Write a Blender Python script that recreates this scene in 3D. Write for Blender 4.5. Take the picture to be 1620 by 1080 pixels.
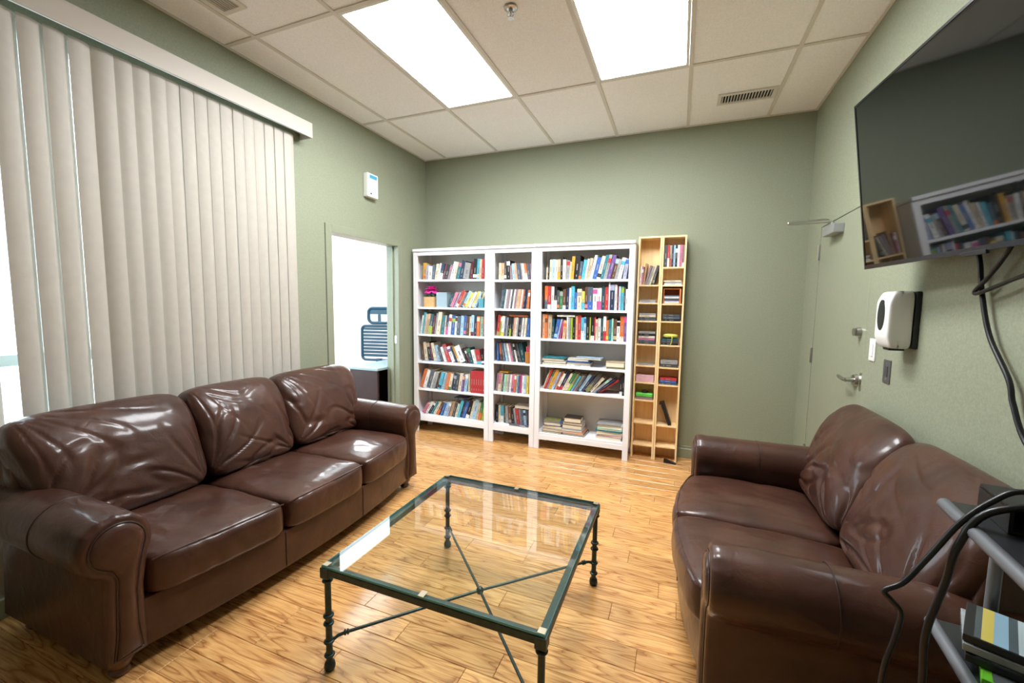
import bpy, bmesh, math, random
from mathutils import Vector, Matrix, noise

# ---------------------------------------------------------------- clear
for o in list(bpy.data.objects):
    bpy.data.objects.remove(o, do_unlink=True)
scene = bpy.context.scene
COL = scene.collection
R = math.radians
random.seed(7)

# ---------------------------------------------------------------- room sizes (metres)
XL, XR, H = -0.435, 3.23, 2.98       # left wall, right wall, ceiling; back wall is y = 0
YF = -5.2                            # wall behind the camera
TILE, XN, YB = 0.61, -0.165, -1.0145  # ceiling grid

# ---------------------------------------------------------------- camera
cam_data = bpy.data.cameras.new('camera')
cam_data.sensor_width = 36.0
cam_data.lens = 663.0849 / 1620 * 36.0
cam_data.clip_start = 0.02
cam = bpy.data.objects.new('camera', cam_data)
COL.objects.link(cam)
Fv = Vector((-0.36620089, 0.92626879, -0.08901144))
Rv = Vector((0.92942565, 0.36875793, 0.01362141))
Uv = Vector((-0.04544076, 0.07774135, 0.99593746))
mw = Matrix((Rv, Uv, -Fv)).transposed().to_4x4()
mw.translation = Vector((2.2717, -4.1372, 1.4065))
cam.matrix_world = mw
scene.camera = cam

# ---------------------------------------------------------------- world, exposure
world = bpy.data.worlds.new('overcast_sky')
scene.world = world
world.use_nodes = True
bg = world.node_tree.nodes['Background']
bg.inputs[0].default_value = (0.74, 0.91, 1.0, 1)
bg.inputs[1].default_value = 9.0
vs = scene.view_settings
vs.view_transform = 'Standard'
vs.look = 'None'
vs.exposure = 0.1
vs.gamma = 1.0
vs.use_curve_mapping = False
PANEL_LIGHT = 36.0
OFFICE_LIGHT = 7.0

# ---------------------------------------------------------------- materials
def lin(c):
    return tuple((v / 255 / 12.92) if v <= 10 else ((v / 255 + 0.055) / 1.055) ** 2.4 for v in c)

MATS = {}
def mat(name, rgb, rough=0.5, metal=0.0, spec=0.5, coat=0.0, bump=None, var=None, **kw):
    """rgb is sRGB 0-255.  bump=(scale, strength, distance), var=(scale, amount)."""
    if name in MATS:
        return MATS[name]
    m = bpy.data.materials.new(name)
    m.use_nodes = True
    nt = m.node_tree
    b = nt.nodes['Principled BSDF']
    col = lin(rgb)
    b.inputs['Base Color'].default_value = (*col, 1)
    b.inputs['Roughness'].default_value = rough
    b.inputs['Metallic'].default_value = metal
    b.inputs['Specular IOR Level'].default_value = spec
    b.inputs['Coat Weight'].default_value = coat
    for k, v in kw.items():
        b.inputs[k].default_value = v
    if bump or var:
        tc = nt.nodes.new('ShaderNodeTexCoord')
    if bump:
        n = nt.nodes.new('ShaderNodeTexNoise')
        n.inputs['Scale'].default_value = bump[0]
        n.inputs['Detail'].default_value = 3
        nt.links.new(tc.outputs['Object'], n.inputs['Vector'])
        bp = nt.nodes.new('ShaderNodeBump')
        bp.inputs['Strength'].default_value = bump[1]
        bp.inputs['Distance'].default_value = bump[2]
        nt.links.new(n.outputs['Fac'], bp.inputs['Height'])
        nt.links.new(bp.outputs['Normal'], b.inputs['Normal'])
    if var:
        n2 = nt.nodes.new('ShaderNodeTexNoise')
        n2.inputs['Scale'].default_value = var[0]
        n2.inputs['Detail'].default_value = 4
        nt.links.new(tc.outputs['Object'], n2.inputs['Vector'])
        rp = nt.nodes.new('ShaderNodeValToRGB')
        rp.color_ramp.elements[0].position = 0.3
        rp.color_ramp.elements[1].position = 0.7
        rp.color_ramp.elements[0].color = (*[c * (1 - var[1]) for c in col], 1)
        rp.color_ramp.elements[1].color = (*[min(1, c * (1 + var[1])) for c in col], 1)
        nt.links.new(n2.outputs['Fac'], rp.inputs['Fac'])
        nt.links.new(rp.outputs['Color'], b.inputs['Base Color'])
    MATS[name] = m
    return m

def emit(name, rgb, strength):
    m = bpy.data.materials.new(name)
    m.use_nodes = True
    b = m.node_tree.nodes['Principled BSDF']
    b.inputs['Base Color'].default_value = (0.9, 0.9, 0.9, 1)
    b.inputs['Emission Color'].default_value = (*rgb, 1)
    b.inputs['Emission Strength'].default_value = strength
    return m

def glass_mat(name, tint=(1, 1, 1), rough=0.0, refl=0.12, rgb2=None):
    """thin clear pane: see-through with a Fresnel reflection"""
    m = bpy.data.materials.new(name)
    m.use_nodes = True
    nt = m.node_tree
    nt.nodes.clear()
    out = nt.nodes.new('ShaderNodeOutputMaterial')
    tr = nt.nodes.new('ShaderNodeBsdfTransparent')
    tr.inputs[0].default_value = (*tint, 1)
    gl = nt.nodes.new('ShaderNodeBsdfGlossy')
    gl.inputs['Roughness'].default_value = rough
    lw = nt.nodes.new('ShaderNodeLayerWeight')
    pw = nt.nodes.new('ShaderNodeMath'); pw.operation = 'POWER'; pw.inputs[1].default_value = 5.0
    nt.links.new(lw.outputs['Facing'], pw.inputs[0])
    fr = nt.nodes.new('ShaderNodeMath'); fr.operation = 'MULTIPLY_ADD'
    fr.inputs[1].default_value = 0.95; fr.inputs[2].default_value = 0.06
    nt.links.new(pw.outputs[0], fr.inputs[0])
    lw.inputs[0].default_value = 0.5
    mx = nt.nodes.new('ShaderNodeMixShader')
    nt.links.new(fr.outputs[0], mx.inputs[0])
    nt.links.new(tr.outputs[0], mx.inputs[1])
    nt.links.new(gl.outputs[0], mx.inputs[2])
    nt.links.new(mx.outputs[0], out.inputs[0])
    return m

def oak_floor():
    m = bpy.data.materials.new('oak_floor')
    m.use_nodes = True
    nt = m.node_tree
    L = nt.links.new
    b = nt.nodes['Principled BSDF']
    tc = nt.nodes.new('ShaderNodeTexCoord')
    oi = nt.nodes.new('ShaderNodeObjectInfo')
    mul = nt.nodes.new('ShaderNodeMath'); mul.operation = 'MULTIPLY'; mul.inputs[1].default_value = 37.0
    L(oi.outputs['Random'], mul.inputs[0])
    cmb = nt.nodes.new('ShaderNodeCombineXYZ')
    L(mul.outputs[0], cmb.inputs[0]); L(mul.outputs[0], cmb.inputs[1]); L(mul.outputs[0], cmb.inputs[2])
    add = nt.nodes.new('ShaderNodeVectorMath'); add.operation = 'ADD'
    L(tc.outputs['Object'], add.inputs[0]); L(cmb.outputs[0], add.inputs[1])
    # cathedral grain: rings stretched along the plank
    mp = nt.nodes.new('ShaderNodeMapping'); mp.inputs['Scale'].default_value = (1.9, 15.0, 1.0)
    L(add.outputs[0], mp.inputs[0])
    n1 = nt.nodes.new('ShaderNodeTexNoise'); n1.inputs['Scale'].default_value = 0.8; n1.inputs['Detail'].default_value = 2.0
    L(mp.outputs[0], n1.inputs['Vector'])
    w = nt.nodes.new('ShaderNodeMath'); w.operation = 'MULTIPLY'; w.inputs[1].default_value = 10.0
    L(n1.outputs['Fac'], w.inputs[0])
    fr = nt.nodes.new('ShaderNodeMath'); fr.operation = 'FRACT'
    L(w.outputs[0], fr.inputs[0])
    rp = nt.nodes.new('ShaderNodeValToRGB')
    e = rp.color_ramp.elements
    e[0].position = 0.0; e[0].color = (*lin((164, 110, 64)), 1)
    e[1].position = 0.20; e[1].color = (*lin((212, 158, 98)), 1)
    e2 = rp.color_ramp.elements.new(0.72); e2.color = (*lin((226, 176, 114)), 1)
    e3 = rp.color_ramp.elements.new(0.95); e3.color = (*lin((202, 146, 88)), 1)
    L(fr.outputs[0], rp.inputs['Fac'])
    # fine pores
    mp2 = nt.nodes.new('ShaderNodeMapping'); mp2.inputs['Scale'].default_value = (9.0, 210.0, 1.0)
    L(add.outputs[0], mp2.inputs[0])
    n2 = nt.nodes.new('ShaderNodeTexNoise'); n2.inputs['Scale'].default_value = 1.0; n2.inputs['Detail'].default_value = 3
    L(mp2.outputs[0], n2.inputs['Vector'])
    rp2 = nt.nodes.new('ShaderNodeValToRGB')
    rp2.color_ramp.elements[0].position = 0.36; rp2.color_ramp.elements[0].color = (0.74, 0.62, 0.50, 1)
    rp2.color_ramp.elements[1].position = 0.52; rp2.color_ramp.elements[1].color = (1, 1, 1, 1)
    L(n2.outputs['Fac'], rp2.inputs['Fac'])
    mx = nt.nodes.new('ShaderNodeMix'); mx.data_type = 'RGBA'; mx.blend_type = 'MULTIPLY'; mx.inputs[0].default_value = 0.75
    L(rp.outputs['Color'], mx.inputs[6]); L(rp2.outputs['Color'], mx.inputs[7])
    # board-to-board tone
    hsv = nt.nodes.new('ShaderNodeHueSaturation')
    mr = nt.nodes.new('ShaderNodeMapRange'); mr.inputs[3].default_value = 0.82; mr.inputs[4].default_value = 1.12
    L(oi.outputs['Random'], mr.inputs[0]); L(mr.outputs[0], hsv.inputs['Value'])
    L(mx.outputs[2], hsv.inputs['Color'])
    L(hsv.outputs[0], b.inputs['Base Color'])
    b.inputs['Roughness'].default_value = 0.24
    b.inputs['Coat Weight'].default_value = 0.35
    b.inputs['Coat Roughness'].default_value = 0.12
    bp = nt.nodes.new('ShaderNodeBump'); bp.inputs['Strength'].default_value = 0.12; bp.inputs['Distance'].default_value = 0.002
    L(n2.outputs['Fac'], bp.inputs['Height']); L(bp.outputs[0], b.inputs['Normal'])
    return m

def leather():
    m = bpy.data.materials.new('brown_leather')
    m.use_nodes = True
    nt = m.node_tree
    L = nt.links.new
    b = nt.nodes['Principled BSDF']
    tc = nt.nodes.new('ShaderNodeTexCoord')
    n = nt.nodes.new('ShaderNodeTexNoise'); n.inputs['Scale'].default_value = 5; n.inputs['Detail'].default_value = 5
    L(tc.outputs['Object'], n.inputs['Vector'])
    rp = nt.nodes.new('ShaderNodeValToRGB')
    rp.color_ramp.elements[0].position = 0.3; rp.color_ramp.elements[0].color = (*lin((56, 33, 25)), 1)
    rp.color_ramp.elements[1].position = 0.75; rp.color_ramp.elements[1].color = (*lin((80, 50, 38)), 1)
    L(n.outputs['Fac'], rp.inputs['Fac']); L(rp.outputs[0], b.inputs['Base Color'])
    b.inputs['Roughness'].default_value = 0.45
    b.inputs['Specular IOR Level'].default_value = 0.22
    b.inputs['Coat Weight'].default_value = 0.55
    b.inputs['Coat Roughness'].default_value = 0.15
    b.inputs['Coat IOR'].default_value = 1.42
    v = nt.nodes.new('ShaderNodeTexVoronoi'); v.inputs['Scale'].default_value = 260
    L(tc.outputs['Object'], v.inputs['Vector'])
    n3 = nt.nodes.new('ShaderNodeTexNoise'); n3.inputs['Scale'].default_value = 14; n3.inputs['Detail'].default_value = 4
    n3.inputs['Distortion'].default_value = 0.8
    L(tc.outputs['Object'], n3.inputs['Vector'])
    b1 = nt.nodes.new('ShaderNodeBump'); b1.inputs['Strength'].default_value = 0.10; b1.inputs['Distance'].default_value = 0.001
    L(v.outputs['Distance'], b1.inputs['Height'])
    b2 = nt.nodes.new('ShaderNodeBump'); b2.inputs['Strength'].default_value = 0.35; b2.inputs['Distance'].default_value = 0.012
    L(n3.outputs['Fac'], b2.inputs['Height']); L(b1.outputs[0], b2.inputs['Normal'])
    L(b2.outputs[0], b.inputs['Normal'])
    return m

def pine():
    m = bpy.data.materials.new('birch_veneer')
    m.use_nodes = True
    nt = m.node_tree
    L = nt.links.new
    b = nt.nodes['Principled BSDF']
    tc = nt.nodes.new('ShaderNodeTexCoord')
    mp = nt.nodes.new('ShaderNodeMapping'); mp.inputs['Scale'].default_value = (40, 40, 3)
    L(tc.outputs['Object'], mp.inputs[0])
    n = nt.nodes.new('ShaderNodeTexNoise'); n.inputs['Scale'].default_value = 1; n.inputs['Detail'].default_value = 4
    L(mp.outputs[0], n.inputs['Vector'])
    rp = nt.nodes.new('ShaderNodeValToRGB')
    rp.color_ramp.elements[0].position = 0.35; rp.color_ramp.elements[0].color = (*lin((238, 200, 142)), 1)
    rp.color_ramp.elements[1].position = 0.65; rp.color_ramp.elements[1].color = (*lin((248, 218, 170)), 1)
    L(n.outputs['Fac'], rp.inputs['Fac']); L(rp.outputs[0], b.inputs['Base Color'])
    b.inputs['Roughness'].default_value = 0.4
    return m

M_WALL = mat('green_wall', (140, 145, 124), 0.62, bump=(260, 0.25, 0.002), var=(120, 0.10), spec=0.35)
M_DOORPAINT = mat('green_door_paint', (140, 145, 124), 0.42, var=(40, 0.03))
M_TILE = mat('ceiling_tile_fissured', (246, 247, 248), 0.9, bump=(330, 0.35, 0.002), var=(150, 0.07), spec=0.2)
M_GRID = mat('grid_bar_white', (216, 213, 206), 0.5)
M_WHITE = mat('white_lacquer', (240, 240, 244), 0.35)
M_OFFWHITE = mat('white_plastic', (230, 230, 226), 0.35)
M_OAK = oak_floor()
M_OAKSUB = mat('floor_underlay', (90, 60, 32), 0.8, var=(20, 0.1))
M_LEATHER = leather()
M_WELT = mat('leather_welt', (52, 32, 26), 0.4)
M_FOOTWOOD = mat('walnut_foot', (92, 54, 32), 0.28, coat=0.4, var=(30, 0.2))
M_IRON = mat('verdigris_iron', (52, 66, 64), 0.42, metal=0.55, var=(60, 0.25), bump=(120, 0.2, 0.001))
M_BRASS = mat('brass_clip', (172, 160, 138), 0.35, metal=0.7)
M_PINE = pine()
M_CHROME = mat('brushed_nickel', (190, 188, 184), 0.28, metal=1.0)
M_BLACK = mat('black_plastic', (22, 23, 26), 0.4)
M_CABLE = mat('black_cable', (20, 21, 25), 0.35)
M_SCREEN = mat('tv_screen', (9, 13, 13), 0.04, spec=0.6)
M_VANE = mat('blind_vane', (180, 174, 164), 0.6, var=(25, 0.03), bump=(300, 0.15, 0.001))
M_VALANCE = mat('valance', (190, 182, 172), 0.5)
M_CYANTRIM = mat('aluminium_window_frame', (205, 222, 226), 0.4)
M_GLASS = glass_mat('window_glass')
M_TABLEGLASS = glass_mat('table_glass', (0.95, 0.985, 0.97))
M_GLASSEDGE = mat('glass_edge', (70, 150, 150), 0.15, spec=0.7)

# ---------------------------------------------------------------- mesh builder
class MB:
    def __init__(self):
        self.v, self.f, self.m = [], [], []
    def add(self, vs, fs, mi=0):
        o = len(self.v)
        self.v += [Vector(p) for p in vs]
        for f in fs:
            self.f.append([o + i for i in f]); self.m.append(mi)
        return self
    def box(self, x0, x1, y0, y1, z0, z1, mi=0, mtx=None):
        vs = [Vector((x, y, z)) for x in (x0, x1) for y in (y0, y1) for z in (z0, z1)]
        if mtx: vs = [mtx @ p for p in vs]
        return self.add(vs, [(0, 1, 3, 2), (4, 6, 7, 5), (0, 4, 5, 1), (2, 3, 7, 6), (0, 2, 6, 4), (1, 5, 7, 3)], mi)
    def cyl(self, p0, p1, r0, r1=None, n=16, mi=0):
        return self.tube([p0, p1], [r0, r0 if r1 is None else r1], n, mi)
    def tube(self, pts, r, n=10, mi=0, closed=False):
        pts = [Vector(p) for p in pts]
        k = len(pts)
        rs = r if isinstance(r, (list, tuple)) else [r] * k
        vs, fs = [], []
        up = None
        for i, p in enumerate(pts):
            if closed: t = pts[(i + 1) % k] - pts[i - 1]
            else: t = pts[min(i + 1, k - 1)] - pts[max(i - 1, 0)]
            t.normalize()
            if up is None:
                a = Vector((0, 0, 1)) if abs(t.z) < 0.9 else Vector((1, 0, 0))
                up = t.cross(a).normalized()
            else:
                up = (up - t * up.dot(t)).normalized()
            w = t.cross(up)
            for j in range(n):
                a = 2 * math.pi * j / n
                vs.append(p + (up * math.cos(a) + w * math.sin(a)) * rs[i])
        seg = k if closed else k - 1
        for i in range(seg):
            for j in range(n):
                a, b = i * n + j, i * n + (j + 1) % n
                c, d = ((i + 1) % k) * n + (j + 1) % n, ((i + 1) % k) * n + j
                fs.append((a, b, c, d))
        if not closed:
            fs.append(tuple(range(n))[::-1]); fs.append(tuple(range((k - 1) * n, k * n)))
        return self.add(vs, fs, mi)
    def lathe(self, prof, c=(0, 0, 0), n=20, mi=0, mtx=None):
        """prof: list of (radius, z)"""
        c = Vector(c); vs, fs = [], []
        for r, z in prof:
            for j in range(n):
                a = 2 * math.pi * j / n
                p = Vector((r * math.cos(a), r * math.sin(a), z))
                vs.append((mtx @ p if mtx else p) + c)
        for i in range(len(prof) - 1):
            for j in range(n):
                fs.append((i * n + j, i * n + (j + 1) % n, (i + 1) * n + (j + 1) % n, (i + 1) * n + j))
        fs.append(tuple(range(n))[::-1]); fs.append(tuple(range((len(prof) - 1) * n, len(prof) * n)))
        return self.add(vs, fs, mi)
    def sphere(self, c, r, n=14, mi=0, sc=(1, 1, 1)):
        prof = [(max(1e-4, math.sin(math.pi * i / 9)) * r, -math.cos(math.pi * i / 9) * r) for i in range(10)]
        return self.lathe(prof, c, n, mi, Matrix.Diagonal((*sc,)).to_3x3())
    def torus(self, c, R0, r, n=20, k=8, mi=0, mtx=None):
        pts = []
        for j in range(n):
            a = 2 * math.pi * j / n
            p = Vector((R0 * math.cos(a), R0 * math.sin(a), 0))
            pts.append((mtx @ p if mtx else p) + Vector(c))
        return self.tube(pts, r, k, mi, closed=True)
    def prism(self, poly, ax, a0, a1, mi=0):
        """extrude a 2-D polygon along an axis; poly gives the two other coordinates in order"""
        def mk(p, a):
            if ax == 'x': return (a, p[0], p[1])
            if ax == 'y': return (p[0], a, p[1])
            return (p[0], p[1], a)
        n = len(poly)
        vs = [mk(p, a0) for p in poly] + [mk(p, a1) for p in poly]
        fs = [tuple(range(n)), tuple(range(2 * n - 1, n - 1, -1))]
        fs += [(i, i + n, (i + 1) % n + n, (i + 1) % n) for i in range(n)]
        return self.add(vs, fs, mi)
    def build(self, name, mats, parent=None, loc=None, smooth=False, bevel=0.0, segs=2, label=None):
        me = bpy.data.meshes.new(name)
        me.from_pydata([tuple(p) for p in self.v], [], self.f)
        mats = mats if isinstance(mats, (list, tuple)) else [mats]
        for m in mats: me.materials.append(m)
        me.polygons.foreach_set('material_index', self.m)
        bm = bmesh.new(); bm.from_mesh(me)
        bmesh.ops.recalc_face_normals(bm, faces=bm.faces)
        if bevel > 0:
            ed = [e for e in bm.edges if len(e.link_faces) == 2 and e.calc_face_angle(0) > 0.6]
            bmesh.ops.bevel(bm, geom=ed, offset=bevel, segments=segs, affect='EDGES', profile=0.6, clamp_overlap=True)
        bm.to_mesh(me); bm.free()
        if smooth:
            me.polygons.foreach_set('use_smooth', [True] * len(me.polygons))
            if smooth != 'all':
                me.set_sharp_from_angle(angle=R(40))
        o = bpy.data.objects.new(name, me)
        COL.objects.link(o)
        if loc: o.location = loc
        if parent: o.parent = parent
        if label: o['label'] = label
        return o

def tag(o, label, cat, group=None, kind=None):
    o['label'] = label; o['category'] = cat
    if group: o['group'] = group
    if kind: o['kind'] = kind
    return o
def thing(name, label, cat, loc=(0, 0, 0), rz=0.0, group=None):
    o = bpy.data.objects.new(name, None)
    o.empty_display_size = 0.1
    COL.objects.link(o)
    o.location = loc; o.rotation_euler = (0, 0, rz)
    return tag(o, label, cat, group)
def struct(o, label=None):
    o['kind'] = 'structure'
    if label: o['label'] = label
    return o
def bx(x0, x1, y0, y1, z0, z1): return MB().box(x0, x1, y0, y1, z0, z1)

# ================================================================= SETTING
# ---- floor
fl = struct(bx(XL - 0.13, XR + 0.02, YF, 0.02, -0.06, -0.012).build('floor', M_OAKSUB), 'honey oak strip floor')
def plank(x0, x1, y0, y1):
    cx, cy = (x0 + x1) / 2, (y0 + y1) / 2
    hx, hy = (x1 - x0) / 2 - 0.0006, (y1 - y0) / 2 - 0.0006
    c = 0.0016
    vs = [(-hx, -hy, -.012), (hx, -hy, -.012), (hx, hy, -.012), (-hx, hy, -.012),
          (-hx, -hy, -c), (hx, -hy, -c), (hx, hy, -c), (-hx, hy, -c),
          (-hx + c, -hy + c, 0), (hx - c, -hy + c, 0), (hx - c, hy - c, 0), (-hx + c, hy - c, 0)]
    fs = [(8, 9, 10, 11)]
    for a, b in ((0, 4), (4, 8)):
        for i in range(4):
            j = (i + 1) % 4
            fs.append((a + i, a + j, b + j, b + i))
    return MB().add(vs, fs).build('plank', M_OAK, fl, (cx, cy, 0))
rng = random.Random(21)
PW = 0.1165
yy = 0.0
row = 0
while yy > -4.1:
    x = XL - rng.uniform(0, 0.5)
    while x < XR:
        ln = rng.choice((0.35, 0.45, 0.55, 0.7, 0.85, 1.0))
        a, b = max(x, XL), min(x + ln, XR)
        if b - a > 0.04: plank(a, b, yy - PW, yy)
        x += ln
    yy -= PW
while yy > YF:                       # behind the camera
    plank(XL, XR, max(yy - PW * 4, YF), yy); yy -= PW * 4

# ---- walls
struct(bx(XL, XR + 0.14, 0.0, 0.12, -0.06, H + 0.12).build('wall_back', M_WALL), 'sage green wall behind the bookcases')
struct(bx(XL - 0.13, XR + 0.14, YF - 0.12, YF, -0.06, H + 0.12).build('wall_front', M_WALL), 'sage green wall facing the bookcases')
# right wall with a door opening
DY0, DY1, DZ = -1.285, -0.345, 2.0
mb = bx(XR, XR + 0.13, YF, DY0 - 0.004, -0.06, H + 0.12).box(XR, XR + 0.13, DY1 + 0.004, 0.0, -0.06, H + 0.12)
mb.box(XR, XR + 0.13, DY0 - 0.004, DY1 + 0.004, DZ + 0.005, H + 0.12)
struct(mb.build('wall_right', M_WALL), 'sage green wall behind the two-seat sofa')
# left wall with doorway and window opening
OY0, OY1, OZ = -1.41, -0.515, 1.985
WY0, WY1, WZ0, WZ1 = -3.78, -1.80, 0.21, 2.62
WT = 0.13
mb = MB()
mb.box(XL - WT, XL, OY1, 0.12, -0.06, H + 0.12)
mb.box(XL - WT, XL, OY0, OY1, OZ, H + 0.12)
mb.box(XL - WT, XL, WY1, OY0, -0.06, H + 0.12)
mb.box(XL - WT, XL, WY0, WY1, -0.06, WZ0)
mb.box(XL - WT, XL, WY0, WY1, WZ1, H + 0.12)
mb.box(XL - WT, XL, YF, WY0, -0.06, H + 0.12)
struct(mb.build('wall_left', M_WALL), 'sage green wall with window and open doorway')
# door casing of the open doorway: steel frame painted as the wall
mb = MB()
for (a, b, c, d, e, f) in ((-1.472, OY0 + 0.005, 0, OZ + 0.06, XL - WT - 0.012, XL + 0.012), (OY1 - 0.005, OY1 + 0.055, 0, OZ + 0.06, XL - WT - 0.012, XL + 0.012)):
    mb.box(e, f, a, b, c, d)
mb.box(XL - WT - 0.012, XL + 0.012, OY0 + 0.005, OY1 - 0.005, OZ - 0.005, OZ + 0.06)
mb.box(XL - 0.085, XL - 0.05, OY0 + 0.005, OY0 + 0.02, 0, OZ - 0.005)
mb.box(XL - 0.085, XL - 0.05, OY1 - 0.02, OY1 - 0.005, 0, OZ - 0.005)
dr2 = struct(mb.build('door_2', M_DOORPAINT, bevel=0.003), 'green steel frame of the open doorway')
bx(XL - 0.045, XL - 0.02, OY1 - 0.0075, OY1 - 0.005, 0.98, 1.06).build('strike_plate', M_CHROME, dr2)

# ---- baseboards
def baseboard(name, x0, x1, y0, y1, ax, sgn):
    m_ = M_DOORPAINT
    prof = [(0, 0), (0.014, 0), (0.014, 0.085), (0.009, 0.092), (0.006, 0.112), (0, 0.115)]
    mb = MB()
    if ax == 'x': mb.prism([(y0 + sgn * a, z) for a, z in prof], 'x', x0, x1)
    else: mb.prism([(x0 + sgn * a, z) for a, z in prof], 'y', y0, y1)
    return struct(mb.build(name, m_))
baseboard('baseboard_back', XL, XR, 0, 0, 'x', -1)
baseboard('baseboard_right', XR, XR, YF, DY0 - 0.01, 'y', -1)
baseboard('baseboard_left', XL, XL, YF, -1.475, 'y', 1)

# ---- ceiling: slab, tiles, grid bars, troffers
ce = struct(bx(XL - 0.13, XR + 0.13, YF, 0.12, H + 0.06, H + 0.12).build('ceiling', M_TILE), 'suspended ceiling of fissured off-white tiles')
xs = [XL, XN, XN + TILE, XN + 2 * TILE, XN + 3 * TILE, XN + 4 * TILE, XN + 5 * TILE, XR]
ys = [0.0, YB, YB - 1.22, YB - 2.44, YB - 3.66, YF]
LIGHTS = {(2, 1), (4, 1)}           # (column, row)
tile_mesh = {}
for i in range(len(xs) - 1):
    for j in range(len(ys) - 1):
        if (i, j) in LIGHTS: continue
        x0, x1, y1, y0 = xs[i], xs[i + 1], ys[j], ys[j + 1]
        key = (round(x1 - x0, 3), round(y1 - y0, 3))
        loc = ((x0 + x1) / 2, (y0 + y1) / 2, H)
        if key not in tile_mesh:
            hx, hy = key[0] / 2 - 0.004, key[1] / 2 - 0.004
            o = bx(-hx, hx, -hy, hy, 0.003, 0.018).build('ceiling_tile', M_TILE, ce, loc)
            tile_mesh[key] = o.data
        else:
            o = bpy.data.objects.new('ceiling_tile', tile_mesh[key]); COL.objects.link(o)
            o.parent = ce; o.location = loc
for x in xs[1:-1]:
    bx(x - 0.012, x + 0.012, YF, 0, H - 0.004, H + 0.0025).build('grid_bar', M_GRID, ce)
for y in ys[1:-1]:
    for i in range(len(xs) - 1):
        bx(xs[i] + 0.0122, xs[i + 1] - 0.0122, y - 0.012, y + 0.012, H - 0.0035, H + 0.0025).build('grid_bar', M_GRID, ce)
mb = bx(XL, XL + 0.018, YF, 0, H - 0.003, H + 0.002).box(XR - 0.018, XR, YF, 0, H - 0.003, H + 0.002).box(XL, XR, -0.018, 0, H - 0.0032, H + 0.0022)
mb.build('wall_angle', M_GRID, ce)

M_PANEL = emit('light_diffuser', (0.95, 0.98, 1.0), PANEL_LIGHT)
for (i, j), lab in zip(sorted(LIGHTS), ('bright ceiling light panel between the sprinkler and the window wall',
                                        'bright ceiling light panel between the sprinkler and the television wall')):
    x0, x1, y1, y0 = xs[i], xs[i + 1], ys[j], ys[j + 1]
    t = thing('ceiling_light', lab, 'light', ((x0 + x1) / 2, (y0 + y1) / 2, H), group='recessed light panels')
    hx, hy = TILE / 2 - 0.013, 0.61 - 0.013
    mb = MB()
    for a, b, c, d in ((-hx, -hx + 0.018, -hy, hy), (hx - 0.018, hx, -hy, hy), (-hx + 0.018, hx - 0.018, -hy, -hy + 0.018), (-hx + 0.018, hx - 0.018, hy - 0.018, hy)):
        mb.box(a, b, c, d, -0.003, 0.012)
    mb.build('frame', M_OFFWHITE, t)
    bx(-hx + 0.018, hx - 0.018, -hy + 0.018, hy - 0.018, 0.002, 0.006).build('diffuser', M_PANEL, t)

def vent(label, x0, x1, y0, y1, n, along):
    t = thing('air_vent', label, 'vent', ((x0 + x1) / 2, (y0 + y1) / 2, H), group='ceiling air vents')
    hx, hy, f = (x1 - x0) / 2, (y1 - y0) / 2, 0.026
    mb = MB()
    for a, b, c, d in ((-hx, -hx + f, -hy, hy), (hx - f, hx, -hy, hy), (-hx + f, hx - f, -hy, -hy + f), (-hx + f, hx - f, hy - f, hy)):
        mb.box(a, b, c, d, -0.007, 0.0025)
    mb.build('frame', M_GRID, t, bevel=0.0015)
    bx(-hx + f, hx - f, -hy + f, hy - f, 0.0022, 0.0028).build('duct', mat('duct_dark', (34, 33, 32), 0.8), t)
    ix, iy = hx - f, hy - f
    for k in range(n):
        if along == 'y':
            c = -ix + 2 * ix * (k + 0.5) / n
            o = bx(-0.003, 0.003, -iy, iy, -0.006, 0.001).build('slat', M_GRID, t, (c, 0, 0))
            o.rotation_euler = (0, R(25), 0)
        else:
            c = -iy + 2 * iy * (k + 0.5) / n
            o = bx(-ix, ix, -0.003, 0.003, -0.006, 0.001).build('slat', M_GRID, t, (0, c, 0))
vent('small rectangular ceiling air vent close to the back wall', 2.475, 2.865, -0.53, -0.355, 17, 'y')
vent('small rectangular ceiling air vent near the window blinds', -0.135, 0.035, -2.80, -2.43, 7, 'y')

t = thing('sprinkler_head', 'chrome fire sprinkler head hanging from the ceiling between the light panels', 'sprinkler', (1.366, -1.93, H + 0.003))
MB().lathe([(0.036, -0.004), (0.034, -0.009), (0.022, -0.014), (0.02, -0.012)], n=20).build('escutcheon', M_CHROME, t, smooth=True)
MB().cyl((0, 0, -0.01), (0, 0, -0.03), 0.011).cyl((0, 0, -0.03), (0, 0, -0.055), 0.004).build('body', M_CHROME, t, smooth=True)
MB().tube([(0.011, 0, -0.025), (0.017, 0, -0.04), (0.006, 0, -0.055)], 0.003, 6).tube([(-0.011, 0, -0.025), (-0.017, 0, -0.04), (-0.006, 0, -0.055)], 0.003, 6).build('yoke', M_CHROME, t, smooth=True)
MB().lathe([(0.004, -0.055), (0.016, -0.056), (0.016, -0.058), (0.004, -0.059)]).build('deflector', M_CHROME, t)

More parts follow.
